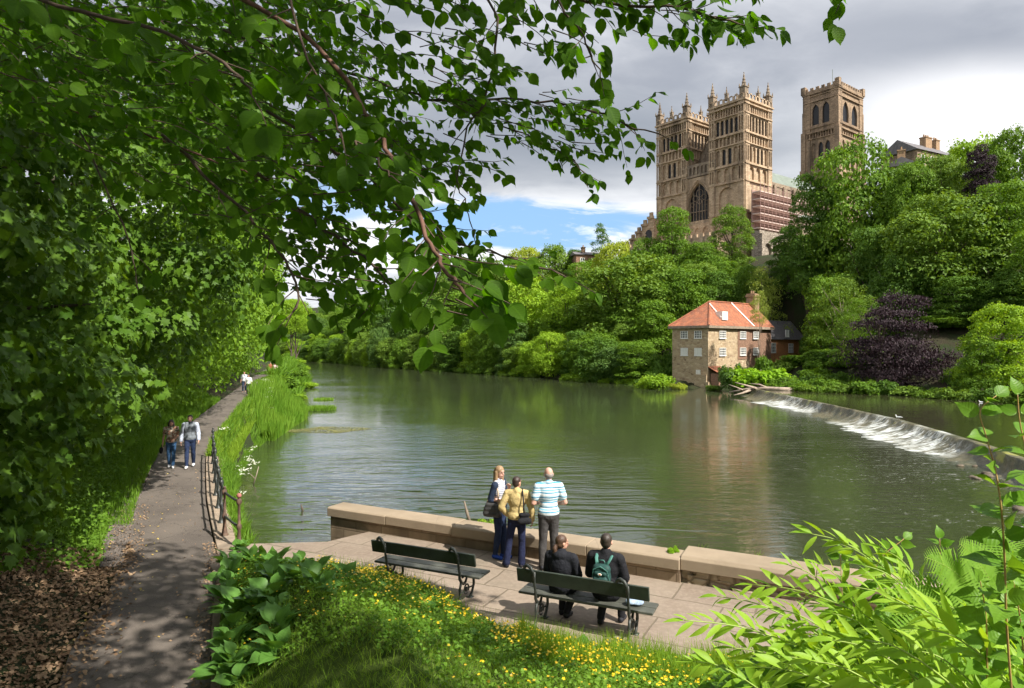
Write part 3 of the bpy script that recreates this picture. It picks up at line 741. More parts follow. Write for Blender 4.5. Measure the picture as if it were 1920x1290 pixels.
# west front between the towers: great window, gallery, gable
wf = MB(); n0, n1 = 11.2, 18.9; O = V3(.1, n0, 0)
wf.box(1.2, 3, n0, n1, 26, 55)
outs = arch_wall(wf, V3(.1, 0, 0), Y_, -X_, 9.3, 20.8, 38.6, 52.2, [(15.05, 8.0, 39.6, 50.6, 'point')], 1.1)
arch_wall(wf, V3(-.35, 0, 0), Y_, -X_, 9.3, 20.8, 27, 38.6, [(12.3, 1.9, 33.6, 37.6, 'point'), (15.1, 1.9, 33.6, 37.6, 'point'), (17.9, 1.9, 33.6, 37.6, 'point')], .5)
wf.box(-.1, 1.2, 9.3, 20.8, 27, 38.5)
wf.build('west_wall', M['cath'], cath)
gw = MB(); ol = outs[0]; gw.add([p+V3(-.01, 0, 0) for p in ol], [tuple(range(len(ol)))])
gw = gw.build('great_window', M['dark'], cath)
tr = MB()
for i in range(1, 8):
    u = 11.05+i*1.0; zt = 39.6+(7.2 if i in (1, 7) else 9.0 if i in (2, 6) else 10.2 if i in (3, 5) else 10.8)
    tr.frame_box(V3(.75, 0, 0), Y_, -X_, u-.09, u+.09, 0, .3, 39.6, min(zt, 45.4) if i % 2 else zt)
for (uc, zc, r_) in ((15.05, 47.6, 1.15), (13.5, 46.3, .8), (16.6, 46.3, .8), (15.05, 45.2, .7), (12.6, 44.6, .6), (17.5, 44.6, .6)):
    tr.tube([V3(.7, uc+r_*math.cos(a), zc+r_*math.sin(a)) for a in np.linspace(0, 2*math.pi, 13)], .11, 4)
tr.frame_box(V3(.75, 0, 0), Y_, -X_, 11.05, 19.05, 0, .28, 42.2, 42.45)
tr.build('tracery', M['cath_dark'], gw)
hood = MB(); ap, zs = arch_pts(15.05, 9.2, 51.4, 'point', 12)
hood.tube([V3(-.05, u, z) for u, z in [(10.45, 39.6)]+ap+[(19.65, 39.6)]], .28, 5); hood.build('window_arch', M['cath'], cath)
ga = MB(); n = 9
arch_wall(ga, V3(-.2, 0, 0), Y_, -X_, 9.0, 21.2, 52.3, 56.0, [(9.6+1.33*i, .8, 52.9, 55.2, 'round') for i in range(9)], .4)
ga.box(.22, .8, 9.0, 21.2, 52.3, 55.98); ga.build('gallery', M['cath_dark'], cath)
gb = MB(); gb.add([(5, 10.2, 54), (5, 15.05, 64.2), (5, 19.9, 54), (5.8, 10.2, 54), (5.8, 15.05, 64.2), (5.8, 19.9, 54)], [(0, 2, 1), (3, 4, 5), (0, 1, 4, 3), (1, 2, 5, 4), (0, 3, 5, 2)])
gb.tube([V3(4.8, 9.8, 53.6), V3(4.8, 15.05, 64.8), V3(4.8, 20.3, 53.6)], .35, 4)
for i in range(5): gb.box(4.75, 5, 12.4+i*1.25, 12.75+i*1.25, 55, 57.5+2.4*(2-abs(i-2)))
gb.build('gable', M['cath_dark'], cath)
# nave
nv = MB(); nv.box(13, 62, 4, 26, 26, 50.5)
for i in range(9): nv.box(15+i*5.3, 16.3+i*5.3, 3.3, 4, 26, 50.8)
nv.box(13, 62, 3.8, 4.2, 50.5, 51.6); nv.box(14, 62, -4, 4, 26, 40)
nv.build('nave_wall', M['cath_dark'], cath)
nr = MB(); nr.add([(12.9, 4.3, 50.9), (62, 4.3, 50.9), (62, 15, 59.5), (12.9, 15, 59.5), (12.9, 25.7, 50.9), (62, 25.7, 50.9)], [(0, 1, 2, 3), (3, 2, 5, 4), (0, 3, 4), (1, 5, 2)])
nr.add([(13.9, -4.3, 40.1), (62, -4.3, 40.1), (62, 4, 44), (13.9, 4, 44)], [(0, 1, 2, 3)])
nr.build('roof', M['lead'], cath)
# central tower
cw_ = [(26, 62, 'plain', 0, [], 'point'), (62, 74.5, 'wide', 4, [1, 2], 'point'), (74.5, 76.6, 'arc', 8, [], 'round'), (76.6, 78.2, 'plain', 0, [], 'point'), (78.2, 87.2, 'wide', 2, [0, 1], 'point'), (87.2, 90.2, 'plain', 0, [], 'point')]
ct = tower('central_tower', 62, 5.2, 17, 11.8, 26, [(a, b, c, d if d != 4 else 3, e if d != 4 else [0, 1, 2][:2], f) for a, b, c, d, e, f in cw_], cw_, 90.2, M['ctower'], 'cren', 2.3)
for (x, y) in ((62, 5.2), (79, 5.2), (62, 17)):
    bb = MB()
    for z0, z1, w in ((26, 64, 1.1), (64, 77, .8), (77, 84, .45), (84, 90.2, .3), (90.2, 92.8, .8)):
        bb.box(x-w, x+w*.9, y-w, y+w*.9, z0, z1)
    bb.build('buttress', M['ctower'], ct)
MB().tube([V3(70, 11, 90), V3(70, 11, 99.5)], .09, 5).build('flagpole', M['lead'], ct)
# galilee chapel below the west front with stepped, battlemented wall
gl = MB(); gl.box(-9, 0, 2, 36, 24, 31.6)
arch_wall(gl, V3(-9.6, 0, 0), Y_, -X_, 2, 36, 24, 33, [(6+5.2*i, 2.4, 26.5, 31.6, 'round') for i in range(6)], .6)
for i in range(17): gl.box(-9.6, -9, 2.4+2*i, 3.5+2*i, 33, 33.9)
for k in range(6):
    y0 = 28+k*2.4; zt = 43-k*1.9
    gl.box(-4, 4, y0, y0+2.4, 24, zt-1.2); gl.box(-4.4, -3.8, y0, y0+2.4, zt-1.2, zt-.5)
    gl.box(-4.4, -3.8, y0+.3, y0+1.4, zt-.5, zt+.6)
    gl.frame_box(V3(-4, 0, 0), Y_, -X_, y0+.5, y0+1.9, .02, .25, zt-4.2, zt-3.8)
gl.build('galilee_wall', M['cath'], cath)
for k in range(3):
    arc, _ = arch_pts(30+k*4.4, 2.6, 38.6-k*3, 'round')
    pane([V3(-4.02, 30+k*4.4-1.3, 34.4-k*3)]+[V3(-4.02, u, z) for u, z in arc]+[V3(-4.02, 30+k*4.4+1.3, 34.4-k*3)], 'window', M['dark'], cath)

# scaffold on the south side
sc = thing('scaffolding', 'reddish scaffold with pale boards beside the south west tower', 'scaffolding', (62.8, 180, 0), math.atan2(.613, .79))
M['steel'] = simple('scaffold_tube', (.36, .22, .19), .6, .2, 3); M['board'] = simple('scaffold_board', (.60, .47, .42), .8, .15, 3); M['net'] = simple('scaffold_screen', (.30, .20, .165), .8, .25, 1.2)
for k in range(6): MB().box(-3.2, 17.2, -6.6, -4.4, 34.2+k*1.9, 34.42+k*1.9).build('platform', M['board'], sc)
b = MB()
for i in range(12):
    for y in (-6.7, -4.3): b.tube([V3(-3.2+i*1.85, y, 33.0), V3(-3.2+i*1.85, y, 46.2)], .06, 5)
for k in range(6):
    for dz in (.6, 1.1): b.tube([V3(-3.4, -6.7, 34.4+k*1.9+dz), V3(17.4, -6.7, 34.4+k*1.9+dz)], .05, 5)
b.build('frame', M['steel'], sc)
MB().box(-3.1, 17.1, -4.2, -4.0, 34, 44.6).build('screen', M['net'], sc)
# grey ruin wall under the scaffold
rn = thing('ruined_wall', 'tall grey ruined wall with worn round arches under the scaffold', 'wall', (62.8, 180, 0), math.atan2(.613, .79))
b = MB(); arch_wall(b, V3(0, -6.9, 0), X_, -Y_, -4, 19, 20, 33.6, [(0, 3.2, 22, 30.5, 'round'), (6.5, 4.2, 21, 31.5, 'round'), (13.5, 3.4, 22, 31, 'round')], .7)
b.box(-4, 19, -6.2, -4.6, 20, 33.6); b.box(-4.6, -3, -8.0, -6.9, 20, 32.6); b.box(2.6, 4, -7.9, -6.9, 20, 31); b.build('wall', M['ruin'], rn)

# ---------- mill house
def sash(parent, O, U, N, u0, u1, z0, z1, nx, ny, t_=.07, light=False):
    O, U, N = map(np.asarray, (O, U, N))
    f = MB(); w = (u1-u0-t_)/nx; h = (z1-z0-t_)/ny
    for i in range(nx+1): f.frame_box(O, U, N, u0+i*w, u0+i*w+t_*(1.6 if i in (0, nx) else 1), .01, .11, z0, z1)
    for j in range(ny+1): f.frame_box(O, U, N, u0+t_, u1-t_, .02, .10, z0+j*h, z0+j*h+t_)
    f.frame_box(O, U, N, u0-.08, u1+.08, .0, .16, z0-.1, z0-.005)
    w_ = f.build('window', M['white_paint'], parent)
    MB().frame_box(O, U, N, u0+t_, u1-t_, .012, .03, z0+t_*.5, z1-t_*.5).build('pane', M['white_paint'] if light else M['glass'], w_)
    return w_
ml = thing('mill_house', 'riverside stone mill house with orange tiled hip roof and white windows', 'house', (30, 102, 0), math.atan2(.66, .75))
Lm, Dm = 19.6, 6.5
b = MB(); b.box(0, 12.2, 0, Dm, -4.5, 6.9); b.box(-.35, .0, .1, 2.2, -4.5, -.6); b.box(-.5, 5.5, -.35, 0, -4.5, -1.7); b.build('wall', M['mill'], ml)
b = MB(); b.box(12.2, Lm, .05, Dm, -4.5, 6.88); b.box(8.6, 12.2, -.06, -.0, 1.6, 6.7); b.build('brick_wall', M['mill_brick'], ml)
rf = MB(); ov = .45; z0, z1 = 6.95, 11.0; r0 = 5.6
rf.add([(-ov, -ov, z0), (Lm+.2, -ov, z0), (Lm+.2, Dm+ov, z0), (-ov, Dm+ov, z0), (r0, Dm/2, z1), (Lm+.2, Dm/2, z1)], [(0, 1, 5, 4), (1, 2, 5), (2, 3, 4, 5), (3, 0, 4), (0, 3, 2, 1)])
rf = rf.build('roof', M['tile'], ml)
b = MB(); b.box(-.5, Lm+.25, -.5, Dm+.5, 6.55, 6.94); b.build('eaves', M['kerb'], ml)
b = MB(); b.tube([V3(-ov, -ov, z0+.05), V3(r0, Dm/2, z1+.05)], .14, 5); b.tube([V3(-ov, Dm+ov, z0+.05), V3(r0, Dm/2, z1+.05), V3(Lm+.2, Dm/2, z1+.05)], .14, 5); b.build('ridge_tile', M['tile'], rf)
b = MB(); b.box(4.3, 5.9, .15, 2.2, 7.9, 9.25); b.build('dormer', M['white_paint'], rf)
for fl in ([V3(r0-.9, Dm/2-.55, 10.6), V3(4.3, .3, 8.3)], [V3(12.1, Dm/2, z1+.08), V3(13.0, -ov, z0+.1)]): MB().tube(fl, .11, 4).build('flashing', M['white_paint'], rf)
b = MB(); b.box(Lm-1.6, Lm, 2.2, 3.8, 8, 12.3); b.box(Lm-1.75, Lm+.15, 2.05, 3.95, 12.3, 12.6); b.box(Lm-1.6, Lm, 2.2, 3.8, 12.6, 12.9)
for dx in (-1.3, -.6): b.lathe((Lm+dx, 3, 12.9), [(.16, 0), (.14, .5)], 7)
b.build('chimney', M['buff_brick'], rf)
zr = ((5.0, 6.15), (2.3, 3.5))
for (a, c) in zr:
    for (u0, u1) in ((1.1, 2.35), (3.6, 4.85)): sash(ml, (0, 0, 0), Y_, -X_, u0, u1, a, c, 4, 3, .06, (a < 3))
    for (u0, u1) in ((3.0, 4.8), (9.1, 10.9), (13.3, 15)): sash(ml, (0, -.06, 0), X_, -Y_, u0, u1, a, c, 4, 3, .07)
sash(ml, (0, 0, 0), Y_, -X_, 1.3, 2.05, -1.2, .1, 2, 3, .07, True)
# wing in orange brick, slate roof
wg = MB(); wg.box(Lm, 33, .6, 6, -4.5, 4.9); wg.build('wing_wall', M['orange_brick'], ml)
wr = MB(); wr.add([(Lm, .2, 4.9), (33.4, .2, 4.9), (33.4, 6.4, 4.9), (Lm, 6.4, 4.9), (Lm, 3.3, 8.4), (33.4, 3.3, 8.4)], [(0, 1, 5, 4), (2, 3, 4, 5), (1, 2, 5), (0, 4, 3), (0, 3, 2, 1)]); wr = wr.build('wing_roof', M['slate'], ml)
sash(wr, (0, 0, 0), X_, -Y_, 24.6, 25.8, 5.4, 6.6, 1, 2, .08, True)
for (u0, u1, a, c) in ((20.6, 22.2, 2.6, 4.3), (23.2, 24.6, .0, 1.3), (27, 28.6, 2.6, 4.2), (28, 29.4, 0, 1.3)): sash(ml, (0, .6, 0), X_, -Y_, u0, u1, a, c, 3, 3, .07)
# lean-to at the foot
b = MB(); b.box(.2, 2.9, -1.7, -.35, -4.5, -.4); b.build('lean_to', M['mill_brick'], ml)
b = MB(); b.add([(0, -1.95, -.45), (3.1, -1.95, -.45), (3.1, .0, .55), (0, .0, .55), (0, -1.95, -.33), (3.1, -1.95, -.33), (3.1, 0, .67), (0, 0, .67)], [(0, 3, 2, 1), (4, 5, 6, 7), (0, 1, 5, 4), (1, 2, 6, 5), (2, 3, 7, 6), (3, 0, 4, 7)]); b.build('lean_to_roof', M['tile'], ml)
b = MB(); b.box(2.9, 5.4, -1.2, -.35, -4.5, -1.0); b.build('buttress', M['kerb'], ml)

# ---------- houses on the ridge and far bend
def house(label, px, py_eave, d, L, D, H, rz, wallm, roofm, rh=2.5, chim=((.2,), )):
    p = P(px, py_eave, d); o = thing('house', label, 'house', (p[0], p[1], p[2]-H), rz)
    MB().box(-L/2, L/2, -D/2, D/2, -26, H).build('wall', wallm, o)
    r = MB(); e = .4
    r.add([(-L/2-e, -D/2-e, H), (L/2+e, -D/2-e, H), (L/2+e, D/2+e, H), (-L/2-e, D/2+e, H), (-L/2-e, 0, H+rh), (L/2+e, 0, H+rh)], [(0, 1, 5, 4), (2, 3, 4, 5), (1, 2, 5), (0, 4, 3), (0, 3, 2, 1)])
    r = r.build('roof', roofm, o)
    for cx0, ch, cw0 in chim:
        b = MB(); b.box(cx0-cw0/2, cx0+cw0/2, -.6, .6, H+.5, H+rh+ch); b.box(cx0-cw0/2-.1, cx0+cw0/2+.1, -.7, .7, H+rh+ch, H+rh+ch+.2)
        n = max(1, int(cw0/.55))
        for i in range(n): b.lathe((cx0-cw0/2+(i+.5)*cw0/n, 0, H+rh+ch+.2), [(.17, 0), (.13, .55)], 6)
        b.build('chimney', M['buff_brick'], r)
    for i in range(int(L/3)): sash(o, (-L/2+1+i*3, -D/2, 0), X_, -Y_, 0, 1.1, H-2.4, H-.8, 2, 2, .08)
    return o
house('stone house on the ridge with two tall chimneys among the treetops', 1722, 297, 128, 12.5, 7, 6, math.radians(28), M['ctower'], M['slate'], 2.6, ((2.4, 1.5, 2.0), (5.4, 1.4, 1.2)))
house('brown house with one dark chimney just right of the central tower', 1690, 316, 118, 3.6, 5, 6, math.radians(60), M['ctower'], M['slate'], 1.6, ((0, 1.4, 1.3),))
house('pink brick house glimpsed at the far bend of the river', 557, 628, 330, 20, 9, 10, math.radians(20), M['mill_brick'], M['slate'], 6, ((0, 2, 2.0),))
house('small roof with a brick chimney peeping above the ridge trees', 1097, 480, 168, 6, 5, 5, math.radians(10), M['mill_brick'], M['slate'], 1.0, ((-.5, 1.0, .8),))
# ---------- foliage
LM = {
 'mid':    leafmat('leaf_mid_green', (0.070, 0.153, 0.013), (0.168, 0.293, 0.023), .32),
 'bright': leafmat('leaf_bright_green', (0.140, 0.268, 0.014), (0.281, 0.426, 0.029), .35),
 'yellow': leafmat('leaf_yellow_green', (0.196, 0.268, 0.022), (0.350, 0.414, 0.045), .35),
 'pale':   leafmat('leaf_pale_green', (0.161, 0.226, 0.034), (0.294, 0.366, 0.068), .32),
 'dark':   leafmat('leaf_dark_green', (0.048, 0.112, 0.013), (0.115, 0.219, 0.023), .28),
 'olive':  leafmat('leaf_olive_green', (0.086, 0.167, 0.018), (0.184, 0.292, 0.038), .32),
 'blue':   leafmat('leaf_blue_green', (0.054, 0.124, 0.025), (0.126, 0.219, 0.043), .28),
 'copper': leafmat('leaf_copper', (.018, .012, .016), (.062, .038, .046), .12, rough=.6, tcol=(1.3, .7, .8)),
 'lime':   leafmat('leaf_lime_bush', (.170, .340, .012), (.270, .450, .030), .35),
}
M['bark'] = simple('grey_brown_bark', (.085, .065, .048), .9, .35, 2.0, .6, 10, .03)
M['bark_light'] = simple('pale_bark', (.20, .155, .115), .85, .3, 2.0, .5, 10, .03)

def crown_puffs(r, kind='round', n=40):
    """unit crown: roughly radius .5 wide and 1 tall, base at z=0"""
    L = []
    for i in range(n):
        if kind == 'round':
            z = r.uniform(.12, .9); w = .5*math.sin(math.pi*min(1, (z*.86+.12)))**.75
        elif kind == 'tall':
            z = r.uniform(.05, .95); w = .5*(math.sin(math.pi*(z*.8+.17))**.9)
        elif kind == 'cone':
            z = r.uniform(.02, .97); w = .46*(1-z)**.8+.05
        elif kind == 'wide':
            z = r.uniform(.05, .85); w = .5*math.sqrt(max(0, 1-(z*.95)**2.2))+.04
        elif kind == 'tier':
            k = r.integers(0, 6); z = .06+k*.165+r.uniform(-.07, .07); w = .5*(1-.5*(max(z,0)**1.6))*r.uniform(.75, 1.12)
        a = r.uniform(0, 2*math.pi); rad = w*math.sqrt(r.uniform(.12, 1))
        s = (r.uniform(.065, .15) if i % 4 else r.uniform(.13, .19))*(1.0 if kind != 'cone' else .75)
        rad = max(0, rad-s*.4)
        fl = {'tier': .58}.get(kind, .78)
        L.append(((rad*math.cos(a), rad*math.sin(a), z), (s*1.05, s*1.05, s*fl*r.uniform(.85, 1.2))))
    return L
def make_crown(name, kind, npuff, nleaf, size, seed, asp, up=.55, jit=.5, cull=.74, tmpl=L_DIAMOND):
    """crown mesh in metres for a tree 1 unit = 10 m wide"""
    r = np.random.default_rng(seed); W = 10.0
    puffs = [(V3(c[0]*W, c[1]*W, c[2]*W*asp), V3(s[0]*W, s[1]*W, s[2]*W)) for c, s in crown_puffs(r, kind, npuff)]
    # small outlying sprays break the outline
    pos, al, nr = foliage_pts(puffs, nleaf, r, (.62, 1.12), up, jit, cull, seed=seed, lump=.3)
    o = leaves(name, pos, al, nr, size*r.uniform(.6, 1.35, len(pos)), tmpl, LM['mid'])
    me = o.data; bpy.data.objects.remove(o); return me
def make_trunk(seed, h=10.0, r0=.35, limbs=7, mat=None, spread=.42):
    r = np.random.default_rng(seed); b = MB()
    pts = [V3(r.normal()*.15*i/4, r.normal()*.15*i/4, h*.8*i/6) for i in range(7)]; pts[0] = V3(0, 0, -1.0)
    b.tube(pts, [r0*(1-.12*i) for i in range(7)], 7)
    for k in range(limbs):
        z = h*r.uniform(.12, .6); a = r.uniform(0, 6.28); L = h*spread*r.uniform(.6, 1); d = V3(math.cos(a), math.sin(a), .75)
        b.tube([V3(0, 0, z), V3(0, 0, z)+d*L*.35, V3(0, 0, z+L*.12)+d*L*.7, V3(0, 0, z+.25*L)+d*L], [r0*.45, r0*.32, r0*.2, r0*.07], 5)
    me = bpy.data.meshes.new('trunk'); me.from_pydata(b.v, [], b.f); me.update(); me.materials.append(mat or M['bark'])
    return me
CR = {
 'r1': (make_crown('crown', 'round', 105, 34000, .30, 1, 1.15), 1.15), 'r2': (make_crown('crown', 'round', 120, 34000, .29, 2, 1.0), 1.0),
 'r3': (make_crown('crown', 'round', 90, 30000, .32, 3, 1.25), 1.25), 't1': (make_crown('crown', 'tall', 90, 30000, .29, 4, 1.7), 1.7),
 't2': (make_crown('crown', 'tall', 80, 26000, .30, 5, 1.5), 1.5), 'w1': (make_crown('crown', 'wide', 95, 30000, .30, 6, .8), .8),
 'k1': (make_crown('crown', 'tier', 120, 38000, .27, 7, 1.1, .35, .45, .8), 1.1), 'k2': (make_crown('crown', 'tier', 105, 32000, .28, 8, 1.3, .35, .45, .8), 1.3),
 'c1': (make_crown('crown', 'cone', 60, 9000, .30, 9, 1.9, .4, .7, .7), 1.9),
 'f1': (make_crown('crown', 'tall', 80, 8000, .24, 10, 1.35, .4, .9, .5), 1.35),
}
TRK = [make_trunk(21), make_trunk(22), make_trunk(23, limbs=9)]; TRKP = make_trunk(24, 10, .28, 9, M['bark_light'], .5)

def tree(label, base, top, width, kind, col, group=None, rz=None, low=.0, name='tree', trunk=None, cat='tree'):
    """base point on the ground, top z, crown width in metres; low = share of height left as bare trunk"""
    h = top-base[2]
    o = thing(name, label, cat, tuple(base), rng.uniform(0, 6.28) if rz is None else rz, group)
    me, asp = CR[kind]
    if h*(1-low) > 1.75*width: low = 1-1.75*width/h
    c = link('crown', me, o); ch = h*(1-low)
    s = width/10.0; c.scale = (s, s, ch/(10*asp)); c.location = (0, 0, h*low)
    c.material_slots[0].link = 'OBJECT'; c.material_slots[0].material = LM[col]
    tk = link('trunk', trunk or TRK[int(rng.integers(0, 3))], o); tk.scale = (min(h/12, width/11.5), min(h/12, width/11.5), h/10.5)
    return o
def tree_px(label, px, ytop, d, wpx, kind, col, zb=None, **kw):
    top = P(px, ytop, d); x = top[0]; base_z = GH(x, d) if zb is None else zb
    return tree(label, (x, d, base_z), top[2], wpx*d/F, kind, col, **kw)

SR = 'trees along the far bank'
T_ = [ # label, px, ytop, d, width px, crown, colour
 ('bluish green tree at the far bend, nearest the white gap in the sky', 598, 592, 285, 60, 'r1', 'blue'),
 ('pale pointed tree on the far bend beside the bluish one', 640, 577, 262, 62, 't2', 'mid'),
 ('rounded mid green tree over the far water behind hanging leaves', 690, 560, 232, 74, 'r2', 'mid'),
 ('tall dull green tree on the far bank below the hanging branch', 742, 548, 212, 84, 'r3', 'blue'),
 ('dense dark tree over the water below the largest hanging leaves', 800, 556, 190, 96, 'r2', 'dark'),
 ('deep green bank tree left of the bright yellow green one', 862, 540, 176, 104, 'r1', 'mid'),
 ('shaded bank tree with low boughs touching the water left of the bright one', 905, 560, 164, 96, 'w1', 'dark'),
 ('bright yellow green spreading tree in the middle of the far bank', 985, 520, 152, 140, 'r2', 'bright'),
 ('second bright green tree leaning over dark water in the middle of the bank', 1060, 535, 142, 110, 'k1', 'bright'),
 ('big pale green rounded tree left of the mill house', 1175, 472, 134, 205, 'r1', 'olive'),
 ('mid green tree filling the gap behind the mill roof left corner', 1278, 500, 128, 120, 'r2', 'mid'),
 ('pale fresh tree low beside the left wall of the mill', 1225, 560, 124, 105, 'r3', 'mid'),
 # ridge
 ('yellow green rounded tree on the ridge under the blue sky, left one', 985, 462, 178, 95, 'r2', 'yellow'),
 ('yellow green ridge tree with a bumpy top right of centre', 1040, 452, 172, 90, 'r1', 'olive'),
 ('dark little ridge tree beside the small chimney', 1078, 466, 170, 44, 'r3', 'dark'),
 ('feathery dark conifer standing highest on the ridge left of the cathedral', 1126, 418, 164, 68, 'c1', 'dark'),
 ('lime green tree on the ridge below the feathery conifer', 1158, 452, 150, 100, 'r2', 'yellow'),
 ('dull ridge tree at the left end under the white cloud', 905, 480, 196, 110, 'w1', 'olive'),
 ('low brownish ridge tree behind the hanging branch', 850, 492, 208, 100, 'w1', 'olive'),
 ('faint ridge tree at the far left behind leaves', 790, 512, 222, 110, 'r2', 'mid'),
 ('pale tree half way up the wooded slope behind the bright pair', 925, 500, 180, 110, 'r1', 'olive'),
 ('mid green slope tree above the big pale rounded one', 1100, 492, 158, 110, 'k1', 'mid'),
 ('dark green rounded tree in front of the left cathedral tower foot', 1262, 393, 150, 92, 'k1', 'mid'),
 ('dark slope tree under the cathedral chapel', 1218, 440, 152, 80, 'r1', 'mid'),
 ('light pointed tree in front of the right west tower foot', 1372, 382, 148, 86, 't1', 'olive'),
 ('green tree below the great west window', 1316, 452, 144, 80, 'r3', 'mid'),
 ('dark slope tree behind the mill ridge', 1340, 505, 130, 100, 'r2', 'dark'),
 ('slope tree with a rounded head under the grey ruined wall', 1405, 492, 134, 76, 'r1', 'mid'),
 ('feathery light ash tree right behind the mill chimney', 1432, 500, 124, 96, 'f1', 'pale'),
 ('dark tree crowding the slope right of the grey ruined wall', 1478, 420, 132, 92, 'k2', 'dark'),
 ('deep green tree on the slope above the slate wing', 1520, 440, 138, 110, 'r2', 'mid'),
 ('huge dark green beech hiding the foot of the central tower', 1600, 276, 118, 205, 'k1', 'mid'),
 ('left shoulder of the dark beech clump beside the scaffold', 1532, 322, 122, 130, 'k2', 'dark'),
 ('dense green tree behind the brown roof right of the great beech', 1668, 322, 116, 120, 'k1', 'dark'),
 ('green tree under the stone ridge house', 1735, 300, 112, 130, 'k1', 'mid'),
 ('tree hiding the wall of the stone ridge house below its roof', 1708, 303, 108, 92, 'r2', 'mid'),
 ('green tree directly under the two tall chimneys', 1772, 284, 107, 92, 'r1', 'olive'),
 ('bright ridge tree right of the tall chimneys', 1820, 254, 114, 150, 'w1', 'bright'),
 ('tall green tree at the right edge of the ridge', 1902, 240, 106, 120, 'r2', 'mid'),
 ('dark purple copper beech on the ridge', 1838, 272, 102, 74, 'k2', 'copper'),
 ('broad olive green tree filling the slope above the lower copper beech', 1768, 362, 98, 215, 'r2', 'olive'),
 ('olive green tree at the right edge below the ridge', 1892, 345, 94, 150, 'k1', 'mid'),
 ('dark tree in the hollow left of the olive tree', 1640, 430, 106, 130, 'k1', 'dark'),
 ('dark tree in the hollow above the lower copper beech', 1690, 470, 98, 120, 'r1', 'dark'),
 ('mid green tree on the slope right of the feathery ash', 1560, 510, 104, 130, 'k2', 'mid'),
 ('dark tree behind the right side of the lower copper beech', 1800, 520, 90, 120, 'k1', 'dark'),
 ('dark tree at the right edge above the lit riverside tree', 1900, 505, 86, 120, 'r2', 'dark'),
]
for (lb, px, yt, d, w, k, c) in T_: tree_px(lb, px, yt, d, w, k, c)
tree_px('loose green ash tree with pale limbs overhanging the slate wing', 1580, 520, 93, 120, 'f1', 'olive', low=.12, trunk=TRKP)
tree_px('second loose ash tree beside the wing nearer the copper beech', 1600, 560, 90, 90, 'f1', 'mid', low=.08, trunk=TRKP)
tree_px('thin birch with sparse leaves in front of the brick end of the mill', 1424, 545, 98, 40, 'f1', 'pale', zb=-1.5, low=.1, trunk=TRKP)
tree_px('lit green riverside tree at the right edge', 1880, 575, 72, 165, 'k1', 'bright', zb=-1.5)
tree_px('second lit riverside tree just left of the edge one', 1842, 640, 71, 90, 'k1', 'mid', zb=-1.6)
for (px, d, w, h_, c) in ((1560, 98, 50, 5, 'dark'), (1600, 96, 60, 6, 'mid'), (1530, 114, 60, 9, 'dark'), (1580, 108, 70, 8, 'mid'), (1630, 104, 70, 8, 'dark')):
    x = (px-960)/F*d; z = GH(x, d); tree('dense bushy tree filling the shade between the slate wing and the copper beech', (x, d, z-.5), z+h_, w*d/F, 'r2', c, group='bushy trees behind the copper beech')
# drooping copper beech by the water
cb = thing('copper_beech', 'large drooping dark purple copper beech by the upper water', 'tree', (46.0, 82, -1.2), .3)
r = np.random.default_rng(55); puffs = []
dd = 82.0
for (px, py, w) in ((1700, 556, 34), (1728, 572, 30), (1672, 590, 36), (1640, 605, 36), (1700, 610, 44), (1650, 640, 50), (1692, 650, 50), (1625, 652, 34), (1655, 676, 52), (1705, 672, 54), (1740, 664, 46), (1768, 676, 30), (1640, 700, 40), (1680, 708, 52), (1718, 700, 48), (1660, 728, 36), (1695, 728, 32), (1645, 590, 24), (1735, 690, 40)):
    for s_ in (-1, 1):
        p = P(px+r.uniform(-14, 14), py+r.uniform(-8, 8), dd)-np.array(cb.location); rr = w*.84*dd/F
        puffs.append((p+V3(0, s_*rr*.7, 0), V3(rr*r.uniform(.85, 1.25), rr, rr*r.uniform(.3, .5))))
pos, al, nr = foliage_pts(puffs, 26000, r, (.5, 1.2), .5, .5, .6, seed=9, lump=.5)
al = norm(al+V3(0, 0, -1.0)); leaves('crown', pos, al, nr, r.uniform(.14, .34, len(pos)), L_DIAMOND, LM['copper'], cb)
tk = link('trunk', TRK[0], cb); tk.scale = (.9, .9, 1.1); tk.location = (-1, 0, 0)

# background fillers, all of a kind, on the slopes behind
FILL = []
for i in range(58):
    y = 80+i*5.2+rng.uniform(-2, 2)
    for s_ in (16, 32, 50):
        if rng.random() < .25: continue
        x = XR(y)+s_+rng.uniform(-4, 4)
        if s_ == 50 and y < 230 and x > 45: continue
        z = GH(x, y); px = 960+x/y*F
        if px > 2050 or px < 480: continue
        # keep clear of the mill and the lines of sight to the cathedral
        ytop = 645-(z+10-CZ)/y*F
        if 1240 < px < 1640 and y < 126: continue
        if 1560 < px < 1830 and y < 93: continue
        hh = rng.uniform(8, 11.5)
        if 1170 < px < 1480: hh = min(hh, CZ+(645-470)*y/F-z)
        if 1480 <= px < 1900: hh = min(hh, CZ+(645-360)*y/F-z)
        if px <= 1170: hh = min(hh, CZ+(645-(505+max(0, 800-px)*.22))*y/F-z)
        if hh < 3: continue
        FILL.append((x, y, z, hh))
for (x, y, z, hh) in FILL:
    tree('rounded green tree crowding the wooded slope of the far bank', (x, y, z), z+hh, hh*rng.uniform(.95, 1.25), ['r1', 'r2', 'k2', 'w1', 'k1'][int(rng.integers(0, 5))], ['mid', 'dark', 'mid', 'olive', 'blue'][int(rng.integers(0, 5))], group='trees crowding the wooded slope')
